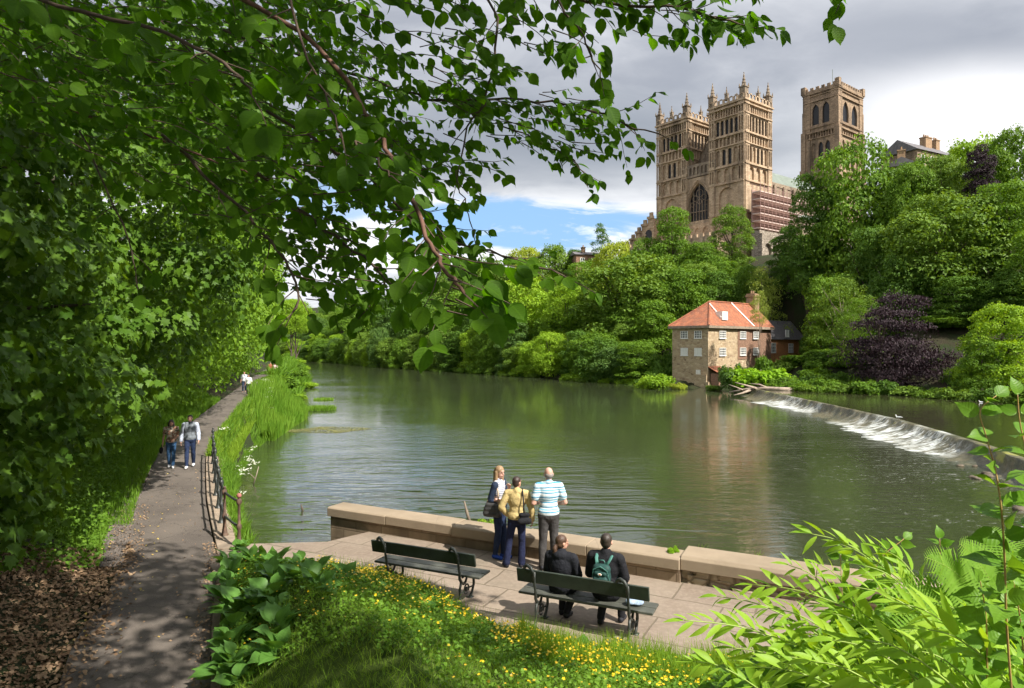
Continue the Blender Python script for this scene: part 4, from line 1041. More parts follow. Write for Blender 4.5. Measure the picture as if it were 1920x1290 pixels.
# front skirt of boughs along the water
for i in range(46):
    y = 112+i*4.2+rng.uniform(-1, 1); x = XR(y)+3.6+rng.uniform(-.8, 1.5); z = -2.7; hh = rng.uniform(6.5, 12)
    tree('low leafy tree with boughs down to the far waterline', (x, y, z), z+hh, rng.uniform(7.5, 11), ['k1', 'r2', 'w1', 'r1'][i % 4], ['mid', 'dark', 'mid', 'olive', 'blue', 'bright'][int(rng.integers(0, 6))], group='low trees along the far waterline')

# ---------- shrubs along the far bank
def make_shrub_mesh(seed, nleaf, size, n=16, tmpl=L_DIAMOND, asp=.55):
    r = np.random.default_rng(seed); puffs = []
    for i in range(n):
        a = r.uniform(0, 6.28); q = math.sqrt(r.uniform(0, 1))*.38; s = r.uniform(.12, .2)
        puffs.append((V3(q*math.cos(a), q*math.sin(a), r.uniform(.1, .75)*asp*(1-q)), V3(s, s, s*.75)))
    pos, al, nr = foliage_pts(puffs, nleaf, r, (.6, 1.12), .6, .6, .72, seed=seed, lump=.3)
    pos[:, 2] = np.maximum(pos[:, 2], .01)
    o = leaves('foliage', pos, al, nr, size*r.uniform(.6, 1.4, len(pos)), tmpl, LM['mid']); me = o.data; bpy.data.objects.remove(o); return me
SH = [make_shrub_mesh(31, 5000, .06), make_shrub_mesh(32, 5000, .055, 22), make_shrub_mesh(33, 4500, .06, 12)]
STEM = MB()
for i in range(7):
    a = i*.9; STEM.tube([V3(0, 0, -.1), V3(.1*math.cos(a), .1*math.sin(a), .2), V3(.25*math.cos(a), .25*math.sin(a), .4)], [.02, .014, .006], 5)
STM = bpy.data.meshes.new('stem'); STM.from_pydata(STEM.v, [], STEM.f); STM.update(); STM.materials.append(M['bark'])
def shrub(label, loc, w, h, col, group=None, name='shrub', asp=.55):
    o = thing(name, label, 'shrub', loc, rng.uniform(0, 6.28), group)
    c = link('foliage', SH[int(rng.integers(0, 3))], o); c.scale = (w, w, h/.6); c.material_slots[0].link = 'OBJECT'; c.material_slots[0].material = LM[col]
    s = link('stem', STM, o); s.scale = (w, w, h*1.4); return o
def shrub_px(label, px, ytop, ybot, d, wpx, col, **kw):
    a = P(px, ytop, d); b_ = P(px, ybot, d); return shrub(label, tuple(b_), wpx*d/F, (a[2]-b_[2]), col, **kw)
shrub_px('leafy bright green bush at the left foot of the mill', 1232, 688, 728, 100, 72, 'bright')
shrub_px('rounded blue green bush against the right wall of the mill', 1378, 660, 728, 94, 58, 'blue')
shrub_px('vivid lime green bush spreading before the mill', 1420, 668, 726, 92, 110, 'lime')
shrub_px('upright dark green bush topped with a spike by the brick wall', 1428, 640, 715, 97, 44, 'mid')
shrub_px('yellow green weeds on the stone foot of the mill', 1272, 712, 730, 99, 34, 'yellow')
shrub_px('small weeds beside the red lean-to', 1340, 716, 733, 96, 34, 'olive')
shrub_px('dark green bush right of the lime bush', 1480, 692, 732, 90, 70, 'mid')
shrub_px('dark bush under the slate wing', 1525, 684, 734, 89, 80, 'dark')
shrub_px('pale grey green bush low on the bank by the copper beech', 1570, 704, 738, 84, 90, 'olive')
shrub_px('green bank bush just left of the copper beech', 1612, 690, 740, 84, 70, 'mid')
shrub_px('bright low bush on the middle of the far bank', 1078, 690, 716, 124, 60, 'bright')
for i in range(24):
    y = 58+i*1.45; x = XR(y)+.8+rng.uniform(-.3, .8)
    shrub('low dark bush on the shady bank of the upper water', (x, y, -1.95), rng.uniform(3.2, 5), rng.uniform(1.2, 2.8), ['dark', 'mid', 'mid', 'olive'][int(rng.integers(0, 4))], group='low bushes along the upper water')
for i in range(60):
    y = 106+i*3.1; x = XR(y)+.2+rng.uniform(-.4, .8)
    if rng.random() < .15: continue
    shrub('small bush overhanging the far waterline', (x, y, -2.75), rng.uniform(3, 5.5), rng.uniform(1.0, 2.4), ['mid', 'dark', 'mid', 'bright', 'olive'][int(rng.integers(0, 5))], group='small bushes along the far waterline')

rs = np.random.default_rng(808)
for i in range(44):
    em = rs.uniform(9, 36); nm = rs.uniform(-24, -2.5)
    x = 30+.75*em-.66*nm*1.0; y = 102+.66*em+.75*nm
    if x < XR(y)+1.5 or (20 < em < 33 and nm > -9): continue
    shrub('leafy undergrowth bush on the shady flat ground below the slate wing', (x, y, GH(x, y)-.1), rs.uniform(4, 6.5), rs.uniform(1.5, 4.2), ['dark', 'mid', 'mid', 'olive'][i % 4], group='bushes below the slate wing')

for i in range(34):
    y = rs.uniform(80, 101); x = XR(y)+rs.uniform(3, 17)
    if (x-960*0)/y*F+960 > 1640 and y < 84: continue
    shrub('leafy undergrowth bush on the shady flat ground below the slate wing', (x, y, GH(x, y)-.1), rs.uniform(3.5, 5.5), rs.uniform(1.2, 2.6), ['dark', 'mid', 'mid', 'olive'][i % 4], group='bushes below the slate wing')

shrub_px('leafy bush hiding the bank just left of the mill wall', 1246, 640, 726, 110, 66, 'dark')
shrub_px('tall green bush at the right side of the lower copper beech', 1788, 640, 742, 84, 90, 'mid')
shrub_px('dark bush between the copper beech and the lit riverside tree', 1806, 668, 744, 78, 80, 'dark')
tree_px('small green tree rising behind the right side of the copper beech', 1772, 590, 90, 92, 'r2', 'mid')
# ---------- left bank sycamores overhanging the path
LM['syc'] = leafmat('sycamore_leaf_shaded', (.036, .096, .009), (.122, .225, .020), .36, rough=.5, spec=.2, nscale=.9)  # near trees: shade is put into the leaf colour, a darker copy
LM['syc_lit'] = leafmat('sycamore_leaf_lit', (.085, .185, .012), (.200, .340, .026), .38, rough=.55, spec=.2, nscale=.5)  # trees farther along: same leaf with the sunlit tone painted in
LM['elm'] = leafmat('elm_leaf', (.037, .102, .005), (.096, .192, .010), .52, rough=.6, spec=.16, nscale=2.0, vein=True, tcol=(1.5, 1.7, .35))
M['twig'] = simple('brown_twig', (.070, .045, .030), .8, .3, 30, .3, 90, .002)
M['twig_red'] = simple('reddish_branch', (.13, .065, .045), .75, .3, 20, .3, 60, .003)
def face_x(y, z):
    lo = PL(y)-(2.3 if y < 32 else 1.2); mid = PL(y)-.1; hi = max(-.350*y-.3, PL(y)+.3) if y > 14 else PL(y)-.2
    if z < 2.5: return lo+(mid-lo)*max(0, z-.5)/2.0
    return mid+(hi-mid)*min(1, (z-2.5)/4.5)
SY = [(5.0, 8.6, 'broad near sycamore with big dark leaves at the left edge of the picture'),
      (8.6, 12.0, 'sycamore with large shaded leaves over the brown leaf litter'),
      (12.0, 16.0, 'sycamore leaning over the ivy bank above the bend of the path'),
      (16.0, 21.0, 'sycamore with yellowish twigs behind the walking couple'),
      (21.0, 27.0, 'sycamore hanging over the path just behind the walking man'),
      (27.0, 35.0, 'sunlit sycamore beyond the walking couple'),
      (35.0, 46.0, 'bright green sycamore half way along the path'),
      (46.0, 60.0, 'leafy riverside sycamore above the cow parsley'),
      (60.0, 80.0, 'light green tree hanging over the path by the distant walkers'),
      (80.0, 104.0, 'farthest overhanging tree at the bend of the path')]
for k, (y0, y1, lb) in enumerate(SY):
    r = np.random.default_rng(300+k); puffs = []; ym = (y0+y1)/2; rad = float(np.interp(ym, [6, 20, 90], [.75, 1.15, 2.6]))
    top = float(np.interp(ym, [6, 30, 90], [9.5, 13, 19])); y = y0
    while y < y1:
        z = .5+GH(PL(y)-1.2, y)
        while z < top:
            s = rad*r.uniform(.6, 1.5); x = face_x(y, z)-s*r.uniform(.55, 1.3)
            puffs.append((V3(x, y+r.uniform(-.5, .5)*rad, z+r.uniform(-.3, .3)*rad), V3(s*1.1, s*1.1, s*.72)))
            if r.random() < .75:
                puffs.append((V3(x-s*1.9, y+r.uniform(-.5, .5)*rad, z+s*.4), V3(s*1.4, s*1.4, s)))
            z += s*1.5
        y += rad*1.4
    area = sum(4*p[1][0]*p[1][2]*2 for p in puffs)
    size = float(np.interp(ym, [6, 12, 24, 40, 90], [.15, .17, .20, .28, .42])); near = ym < 30
    n = int(min(30000 if near else 34000, area*2.6/(size*size*.45)))
    D = norm(V3(1, -.7, .2))
    pos, al, nr = foliage_pts(puffs, n, r, (.74, 1.14), .55, .45, .8, keep=lambda p, u: (u@D > -.25) & (p[:, 0] < PL(p[:, 1])+4), seed=k, lump=.3)
    drop = (pos[:, 2] < .25+np.maximum(0, (PL(pos[:, 1])-pos[:, 0])*.42)); ok = ~drop & ~((pos[:, 2] < 1.5) & (pos[:, 0] > PL(pos[:, 1])-1.5) & (pos[:, 1] < 34)) & ~((pos[:, 2] < 2.35) & (pos[:, 0] > PL(pos[:, 1])-.15)); pos, al, nr = pos[ok], al[ok], nr[ok]
    al = norm(al*.8+V3(.35, -.25, -.45))
    base = V3(PL(ym)-4.2-.02*ym, ym, 0); base[2] = GH(base[0], ym)-.2
    o = thing('sycamore_tree', lb, 'tree', tuple(base))
    leaves('crown', pos-base, al, nr, size*r.uniform(.55, 1.25, len(pos)), L_MAPLE if near else L_DIAMOND, LM['syc'] if ym < 22 else LM['syc_lit'], o)
    b = MB(); b.tube([V3(0, 0, 0), V3(.2, 0, 2), V3(.6, .2, 5), V3(1.0, 0, top-3)], [.28, .24, .18, .08], 8)
    for j in range(7):
        z0 = 1.5+j*1.1; yy = r.uniform(-1.2, 1.2)*(y1-y0)*.35
        b.tube([V3(.2, 0, z0), V3(1.6, yy*.5, z0+.5), V3(3.6, yy, z0+.5+r.uniform(-.3, .5))], [.09, .06, .02], 6)
    b.build('trunk', M['bark'], o)

# bank plants, litter and verges on the left
def scatter(n, r, xf, y0, y1, hf, pw=1.0):
    y = y0+(y1-y0)*r.random(n)**pw; x = xf(y, r.random(n)); z = hf(x, y); return np.stack([x, y, z], 1)
GHv = lambda x, y: ground_h(x, y)
r = np.random.default_rng(77)
LM['nettle'] = leafmat('bank_plant_leaf', (.060, .140, .012), (.150, .270, .026), .3, nscale=1.5)
pos = scatter(30000, r, lambda y, q: PL(y)-.30-q*4.2-np.interp(y, [6, 10.5, 12.5], [2.3, 1.2, 0]), 6.5, 30, GHv, 1.3)
pos[:, 2] += r.uniform(.02, .55, len(pos))*np.clip((PL(pos[:, 1])-pos[:, 0]-.2)/1.2, .12, 1)
nr = norm(V3(.25, -.25, .8)+r.normal(size=pos.shape)*.4); al = norm(r.normal(size=pos.shape)*V3(1, 1, .4))
tag(leaves('undergrowth', pos, al, nr, r.uniform(.04, .11, len(pos)), L_BROAD, LM['nettle']), kind='stuff')
def blades(name, pos, hgt, wid, mat, r, lean=.3, kind='stuff'):
    n = len(pos); al = norm(V3(0, 0, 1)+r.normal(size=(n, 3))*V3(lean, lean, .05)); nr = norm(r.normal(size=(n, 3))*V3(1, 1, .1))
    o = leaves(name, pos, al, nr, hgt, L_BLADE, mat, wid=wid/hgt); return tag(o, kind=kind)
LM['grass'] = leafmat('verge_grass', (.070, .170, .012), (.170, .300, .030), .35, nscale=.8)
LM['grass_y'] = leafmat('yellowish_grass', (.130, .240, .014), (.240, .360, .036), .4, nscale=.8)  # yellower and paler than the verge grass
LM['reed'] = leafmat('reed_leaf', (.085, .200, .014), (.210, .340, .040), .35, nscale=.3)
pos = scatter(34000, r, lambda y, q: PL(y)-.02-q**1.4*2.7, 13, 48, GHv, 1.3)
pos = pos[(pos[:, 1] > 15) | (pos[:, 0] < PL(pos[:, 1])-.5)]
h = r.uniform(.12, .38, len(pos))*np.interp(pos[:, 1], [15, 40], [.8, 1.6]); blades('grass', pos, h, .012+.0006*pos[:, 1], LM['grass'], r)
# river side of the path
pos = scatter(30000, r, lambda y, q: PR(y)+.12+q*np.maximum(XL(y)-PR(y)+.2, .5), 24, 80, lambda x, y: np.maximum(ground_h(x, y), -2.75), 1.25)
h = r.uniform(.18, .65, len(pos))*np.interp(pos[:, 1], [24, 34, 50], [.5, .65, 1]); blades('grass', pos, h, .014+.0007*pos[:, 1], LM['grass'], r, .35)
pos = scatter(9000, r, lambda y, q: PR(y)+.08+q*.8, 24, 75, lambda x, y: np.maximum(ground_h(x, y), -1.2), 1.3); blades('grass', pos, r.uniform(.15, .42, len(pos)), .014+.0007*pos[:, 1], LM['grass_y'], r, .4)
pos = scatter(12000, r, lambda y, q: PR(y)+.3+q*np.maximum(XL(y)-PR(y)+.3, .5), 80, 190, lambda x, y: np.maximum(ground_h(x, y), -2.75))
blades('grass', pos, r.uniform(.8, 2.0, len(pos)), np.full(len(pos), .22), LM['grass'], r, .5)
pos = scatter(9000, r, lambda y, q: np.interp(y, [46, 52, 60, 68, 74], [-17.6, -20.5, -21.8, -24, -25.5])+q*np.interp(y, [46, 52, 60, 68, 74], [1.2, 3.2, 3.4, 2.6, 1.5]), 46, 74, lambda x, y: np.maximum(ground_h(x, y), -2.65))
blades('reeds', pos, r.uniform(.7, 1.5, len(pos)), np.full(len(pos), .07), LM['reed'], r, .16)
th = r.uniform(0, 6.28, 1600); q = np.sqrt(r.random(1600)); pos = np.stack([-19.7+1.7*q*np.cos(th), 68+1.5*q*np.sin(th), np.full(1600, -2.64)], 1)
blades('reeds', pos, r.uniform(.25, .6, 1600), np.full(1600, .06), LM['reed'], r, .3)
pos = np.stack([-22.6+1.2*q[:500]*np.cos(th[:500]), 80+1.0*q[:500]*np.sin(th[:500]), np.full(500, -2.64)], 1); blades('reeds', pos, r.uniform(.2, .4, 500), np.full(500, .07), LM['reed'], r, .3)
# floating weed
M['weed'] = leafmat('floating_weed', (.15, .17, .06), (.28, .27, .12), .15)
th = r.uniform(0, 6.28, 2600); q = np.sqrt(r.random(2600)); pos = np.stack([-14.3+2.9*q*np.cos(th)+.6*np.sin(th*3), 52+1.9*q*np.sin(th), np.full(2600, -2.585)], 1)
tag(leaves('pondweed', pos, norm(r.normal(size=pos.shape)*V3(1, 1, .02)), np.tile(V3(0, 0, 1), (2600, 1)), r.uniform(.06, .16, 2600), L_DIAMOND, M['weed']), kind='stuff')
# cow parsley
M['umbel'] = leafmat('white_umbel', (.62, .64, .52), (.80, .80, .72), .2)
for (ya, yb, nn, sp_) in ((26, 40, 20, .0), (52, 66, 60, .0)):
    P_ = []
    for i in range(nn):
        y = r.uniform(ya, yb); x = PR(y)+r.uniform(.3, 1.5); z = max(GH(x, y), -2.5)+r.uniform(.35, .8)
        for j in range(16): P_.append((x+r.normal()*.12, y+r.normal()*.12, z+r.normal()*.03))
    P_ = np.array(P_); tag(leaves('cow_parsley', P_, norm(r.normal(size=P_.shape)*V3(1, 1, .2)), norm(V3(0, -.3, 1)+r.normal(size=P_.shape)*.3), r.uniform(.05, .11, len(P_)), L_DIAMOND, M['umbel']), kind='stuff')
# riverside shrubs on the left beyond the grass
for i in range(22):
    y = 74+i*5.5; x = (PR(y)+XL(y))/2+rng.uniform(-1, 1.6); shrub('low green bush on the near bank between path and river', (x, y, max(GH(x, y), -2.4)-.2), rng.uniform(3.5, 6), rng.uniform(1.0, 1.8), ['mid', 'bright', 'mid', 'dark'][i % 4], group='bushes between path and river')
for (px, d, lb) in ((552, 150, 'slim riverside tree with a bare trunk where the path meets the far water'), (561, 158, 'second slim riverside tree nearest the open water')):
    tree_px(lb, px-6, 560, d, 62, 'r2', 'bright', zb=-1.0, low=.45)
# leaf litter and gravel
M['litter'] = leafmat('dead_leaf', (.13, .075, .042), (.42, .29, .18), .08, rough=.8, spec=.15, tcol=(1, .8, .5), nscale=3)
M['litter_y'] = leafmat('yellow_fallen_leaf', (.36, .24, .05), (.48, .40, .14), .1)
pos = scatter(15000, r, lambda y, q: PL(y)+np.interp(y, [5, 8.5, 11.5, 13.5], [1.2, .75, .45, .1])-q**.8*np.interp(y, [5, 11, 13.5], [3.6, 2.6, .8]), 5.5, 13.6, lambda x, y: np.where(x > PL(y), .015, np.maximum(ground_h(x, y), -.06)))
edge_ = np.clip((PL(pos[:, 1])+.5-pos[:, 0])/.9, .12, 1); pos = pos[r.random(len(pos)) < edge_]; pos[:, 2] += r.uniform(.005, .05, len(pos))
tag(leaves('leaf_litter', pos, norm(r.normal(size=pos.shape)*V3(1, 1, .25)), norm(V3(0, 0, 1)+r.normal(size=pos.shape)*.45), r.uniform(.035, .08, len(pos)), L_BROAD, M['litter']), kind='stuff')
pos = np.concatenate([scatter(240, r, lambda y, q: PL(y)+q*(PW(y)+.3), 7, 22, lambda x, y: x*0+.035), scatter(500, r, lambda y, q: PL(y)-.35+q*.7, 11.5, 17, lambda x, y: x*0+.04), scatter(700, r, lambda y, q: PR(y)+.0+q*.5-.25, 7.5, 13.6, lambda x, y: x*0+.05)])
tag(leaves('fallen_leaves', pos, norm(r.normal(size=pos.shape)*V3(1, 1, .15)), norm(V3(0, 0, 1)+r.normal(size=pos.shape)*.3), r.uniform(.02, .05, len(pos)), L_BROAD, M['litter']), kind='stuff')
pos = np.concatenate([scatter(70, r, lambda y, q: PL(y)-.6+q*1.3, 9, 16, lambda x, y: x*0+.05), scatter(40, r, lambda y, q: PL(y)+q*2, 8, 22, lambda x, y: x*0+.04)])
tag(leaves('yellow_leaves', pos, norm(r.normal(size=pos.shape)*V3(1, 1, .15)), norm(V3(0, 0, 1)+r.normal(size=pos.shape)*.3), r.uniform(.03, .055, len(pos)), L_BROAD, M['litter_y']), kind='stuff')
L_STONE = (np.array([(-.5, 0, 0), (.5, 0, 0), (0, .8, 0), (0, .3, .5)]), np.array([(0, 1, 3), (1, 2, 3), (2, 0, 3)]), np.zeros((4, 2)))
M['gravel'] = simple('grey_gravel', (.125, .105, .09), .9, .4, 30, .3)
pos = scatter(5200, r, lambda y, q: PL(y)+.06-q*np.interp(y, [12.5, 16, 23], [.45, .75, .5]), 12.3, 24.5, lambda x, y: x*0+.0)
tag(leaves('gravel', pos, norm(r.normal(size=pos.shape)*V3(1, 1, .02)), norm(V3(0, 0, 1)+r.normal(size=pos.shape)*.1), r.uniform(.03, .09, len(pos)), L_STONE, M['gravel']), kind='stuff')

# ---------- flowery bank below the camera
BF = np.array([(-5.6, 12.3), (-5.1, 12.25), (-3.6, 12.0), (-2.42, 11.65), (-1.4, 11.0), (-.6, 9.75), (.4, 9.0), (1.6, 8.55), (2.6, 8.4), (3.4, 8.0), (6, 6.4), (12, 4)], float)
YF = lambda x: np.interp(x, BF[:, 0], BF[:, 1])+.07*np.sin(x*5.3)+.05*np.sin(x*11.1)
def meadow_h(x, y):
    t_ = np.clip(YF(x)-y, 0, 20); h = .055+.11*sm(t_/.5)+.25*np.clip(t_-.2, 0, 20)
    h = np.minimum(h, .05+.6*np.clip(x-PR(y)-.1, 0, 9))
    return h+.035*snoise(x*2.5, y*2.5, 0, 8)*sm(t_/.6)
xs = np.arange(-5.5, 9, .13); ts = np.concatenate([[0, .03, .08], np.arange(.15, 11, .16)]); V = []
for x in xs:
    for t_ in ts:
        y = YF(x)-t_; xx = max(x, PR(y)+.13) if x < PR(y)+.13 else x; V.append((xx, y, float(meadow_h(xx, y)) if t_ > 0 else .03))
n = len(ts); T = [(i*n+j, i*n+j+1, (i+1)*n+j+1, (i+1)*n+j) for i in range(len(xs)-1) for j in range(n-1)]
tag(mesh_np('flower_bank', V, T, M['turf'], smooth=True), kind='structure')
def bank_pts(n, r, x0, x1, t0, t1, dens_=None):
    x = r.uniform(x0, x1, n); t_ = t0+(t1-t0)*r.random(n)**.9; y = YF(x)-t_; ok = x > PR(y)+.16
    if dens_ is not None: ok &= r.random(n) < dens_(x, y)
    x, y = x[ok], y[ok]; return np.stack([x, y, meadow_h(x, y)], 1)
LM['meadow'] = leafmat('meadow_grass', (.120, .250, .016), (.250, .370, .045), .4, nscale=1.2)
LM['dock'] = leafmat('dock_leaf', (.070, .170, .026), (.135, .280, .055), .3, rough=.42, nscale=3, vein=True)
pos = bank_pts(30000, r, -5.4, 5.0, -.02, 5.2); blades('meadow_grass', pos, r.uniform(.05, .2, len(pos)), np.full(len(pos), .006), LM['meadow'], r, .55)
pos = bank_pts(5200, r, .1, 3.3, -.05, 1.6); blades('tall_grass', pos, r.uniform(.14, .42, len(pos)), np.full(len(pos), .008), LM['grass_y'], r, .28)
pos = bank_pts(1300, r, -3.2, 1.2, -.06, .4); blades('tall_grass', pos, r.uniform(.12, .36, len(pos)), np.full(len(pos), .008), LM['grass_y'], r, .28)
pos = bank_pts(60000, r, -5.4, 4.4, .0, 4.2, lambda x, y: np.clip(.5+.6*snoise(x*1.3, y*1.3, 0, 12)+.35*(YF(x)-y < 2.2), .15, 1)); pos[:, 2] += r.uniform(.02, .16, len(pos))
tag(leaves('clover', pos, norm(r.normal(size=pos.shape)*V3(1, 1, .3)), norm(V3(0, -.15, 1)+r.normal(size=pos.shape)*.45), r.uniform(.02, .055, len(pos)), L_BROAD, LM['grass']), kind='stuff')
M['butter'] = leafmat('buttercup_petal', (.80, .50, .010), (.86, .62, .02), .2, rough=.3, tcol=(1.1, 1, .4), spec=.5)
FLW = fan([(.5*math.cos(a)*(1 if i % 2 else .55), .5*math.sin(a)*(1 if i % 2 else .55)) for i, a in enumerate(np.linspace(0, 2*math.pi, 11)[:-1])], .25); FLW[0][0] = (0, 0, -.02)
def fd(x, y):
    tt = YF(x)-y; return np.clip(np.exp(-((tt-1.15)/1.0)**2)*(x > -4.6)*(.4+1.1*snoise(x*1.7, y*1.7, 0, 21))*np.interp(x, [-4.6, -3.6, -.5, 1.5, 3], [.05, .8, 1, .5, .15])+.05, 0, 1)
pos = bank_pts(13000, r, -5.2, 3.2, .05, 3.8, fd); pos[:, 2] += r.uniform(.09, .21, len(pos))
tag(leaves('buttercups', pos, norm(r.normal(size=pos.shape)*V3(1, 1, .1)), norm(V3(.1, -.35, 1)+r.normal(size=pos.shape)*.35), r.uniform(.026, .044, len(pos)), FLW, M['butter']), kind='stuff')
q = pos.copy(); q[:, 2] -= .14; blades('buttercup_stems', q, np.full(len(q), .14), np.full(len(q), .003), LM['grass'], r, .05)
# big leaved docks
def dock(label, x, y, s, nl, group):
    z = float(meadow_h(np.array(x), np.array(y))); o = thing('dock_plant', label, 'plant', (x, y, z), 0, group)
    rr = np.random.default_rng(int(abs(x*991+y*77)))
    a = rr.uniform(0, 6.28, nl); el = rr.uniform(.35, 1.35, nl); p0 = np.stack([np.cos(a)*.03, np.sin(a)*.03, np.full(nl, .02)], 1)
    al = np.stack([np.cos(a)*np.cos(el), np.sin(a)*np.cos(el), np.sin(el)], 1); st = rr.uniform(.04, .16, nl)*s
    nr = norm(np.cross(np.cross(al, V3(0, 0, 1)), al)+rr.normal(size=(nl, 3))*.2)
    leaves('foliage', p0+al*st[:, None], al, nr, rr.uniform(.13, .24, nl)*s, L_BROAD, LM['dock'], o, smooth=True, wid=rr.uniform(1.0, 1.45, nl))
    b = MB()
    for i in range(nl): b.tube([p0[i], p0[i]+al[i]*(st[i]+.02)], .004, 4)
    b.build('stem', LM['dock'], o); return o
dl_ = [(-5.15, 11.9), (-4.9, 11.2), (-4.45, 11.55), (-4.5, 10.7), (-4.05, 11.1), (-4.3, 10.1), (-3.85, 10.45), (-3.95, 9.6), (-3.5, 9.9), (-3.75, 9.0), (-3.35, 9.3), (-3.55, 8.5), (-3.1, 8.8), (-3.3, 8.0), (-2.9, 8.2), (-3.0, 9.5), (-2.6, 8.9), (-3.45, 11.0), (-3.1, 10.4), (-3.1, 7.6), (-2.5, 9.9), (-4.75, 11.75), (-4.1, 11.6), (-3.6, 9.4), (-2.7, 7.7), (-3.65, 7.9)]
for i, (x, y) in enumerate(dl_):
    if x < PR(y)+.18: x = PR(y)+.2
    dock('leafy dock plant with broad veined leaves beside the path edge', x, y, rng.uniform(.85, 1.25), int(rng.integers(12, 20)), 'dock plants along the path')
for (x, y) in ((-1.0, 8.7), (0.0, 8.5), (-.4, 7.9), (-1.7, 9.3), (.9, 8.3)): dock('small dock among the buttercups', x, y, .6, 9, 'small docks in the grass')
dock('weed tuft at the foot of the last railing post', -5.3, 13.0, .7, 26, None)['label'] = 'leafy weed tuft at the foot of the end railing post'

# ---------- elm boughs overhead
elm = thing('elm_tree', 'elm with broad serrated leaves whose boughs hang across the top of the picture', 'tree', (-4.6, -1.6, 1.6))
EO = np.array(elm.location)
b = MB(); b.tube([V3(0, 0, -.8), V3(.1, 0, 2), V3(.5, .3, 4.5), V3(.9, .8, 7.5), V3(1.6, 1.0, 10.5)], [.42, .34, .3, .24, .12], 10); b.build('trunk', M['bark'], elm)
r = np.random.default_rng(91); LP, LA, LN, LS = [], [], [], []; tw = MB()
def twig(p, d, L, leafs=.085, gap=.034, droop=.25, rad=.0028, sc=1.0):
    p = np.asarray(p, float); d = norm(np.asarray(d, float)); pts = [p]; k = max(3, int(L/.06)); side = 1
    n_ = max(3, int(L/gap)); cur = p.copy(); dd = d.copy()
    for i in range(n_):
        dd = norm(dd+V3(0, 0, -droop*gap)+r.normal(size=3)*.09); cur = cur+dd*gap
        if i % 2: pts.append(cur.copy())
        if i < 1: continue
        sv = norm(np.cross(dd, V3(0, 0, 1))+r.normal(size=3)*.25)*side; side = -side
        a = norm(sv*.85+dd*.55+V3(0, 0, -.45)+r.normal(size=3)*.22)
        n0_ = norm(V3(r.normal()*.4, -.55, .75)+r.normal(size=3)*.4)
        LP.append(cur+a*.012); LA.append(a); LN.append(n0_); LS.append(leafs*r.uniform(.62, 1.18)*(.75 if i < 2 else 1))
    LP.append(cur); LA.append(norm(dd+V3(0, 0, -.5))); LN.append(norm(V3(0, -.6, .7)+r.normal(size=3)*.3)); LS.append(leafs)
    if len(pts) > 1: tw.tube([q-EO for q in pts], list(np.linspace(rad, rad*.45, len(pts))), 4, cap=False)
LIMBS = [ # (px, py, d), base radius, twig density, twig length, leaf size
 ([(60, -200, 3.2), (330, -60, 3.0), (560, 60, 2.9), (690, 210, 2.7), (745, 320, 2.5), (800, 440, 2.2), (832, 505, 1.95), (870, 550, 1.8)], .014, 30, .26, .088),
 ([(620, -160, 3.6), (820, -90, 3.3), (930, 30, 3.2), (908, 180, 3.1), (880, 235, 3.1), (858, 330, 3.0)], .008, 9, .22, .085),
 ([(420, 60, 3.9), (700, 150, 3.6), (820, 188, 3.5), (925, 185, 3.5), (1055, 195, 3.4), (1150, 222, 3.4), (1238, 252, 3.4)], .009, 25, .26, .078),
 ([(560, -120, 3.0), (800, -55, 2.9), (980, -20, 2.8), (1130, 5, 2.8), (1270, 15, 2.7), (1385, 45, 2.7)], .010, 30, .26, .088),
 ([(1000, -60, 2.6), (1075, 40, 2.5), (1105, 90, 2.5), (1128, 150, 2.45)], .005, 7, .16, .095),
 ([(500, 210, 3.3), (650, 300, 3.2), (760, 400, 3.1), (850, 455, 3.0), (965, 485, 2.9), (1065, 522, 2.9)], .009, 26, .20, .075),
 ([(420, 270, 3.2), (560, 390, 3.1), (660, 470, 3.0), (720, 515, 2.8), (705, 560, 2.8)], .009, 18, .24, .080),
 ([(300, 250, 3.0), (440, 380, 2.9), (520, 470, 2.7), (560, 540, 2.5), (550, 585, 2.4)], .008, 12, .22, .085),
 ([(850, 320, 3.0), (872, 390, 2.9), (888, 440, 2.9)], .003, 3, .1, .07),
 ([(930, 230, 3.3), (1020, 270, 3.2), (1075, 300, 3.2), (1090, 330, 3.2)], .004, 7, .15, .07),
 ([(640, 260, 2.2), (700, 300, 2.0), (735, 330, 1.9)], .005, 3, .15, .095),
 ([(150, 250, 3.2), (230, 420, 2.9), (255, 520, 2.7)], .005, 3, .14, .085),
 ([(-200, -80, 2.4), (60, 0, 2.3), (300, 60, 2.0), (420, 120, 1.8), (470, 175, 1.7)], .009, 8, .2, .11),
 ([(-150, 60, 3.4), (0, 160, 3.3), (130, 205, 3.2), (300, 260, 3.1), (480, 330, 3.0)], .012, 14, .3, .085),
 ([(500, -150, 2.3), (560, 60, 2.2), (600, 160, 2.1), (640, 250, 2.0)], .006, 6, .2, .10),
 ([(1560, -80, 2.2), (1572, -30, 2.2), (1580, -6, 2.2)], .004, 2, .07, .075),
]
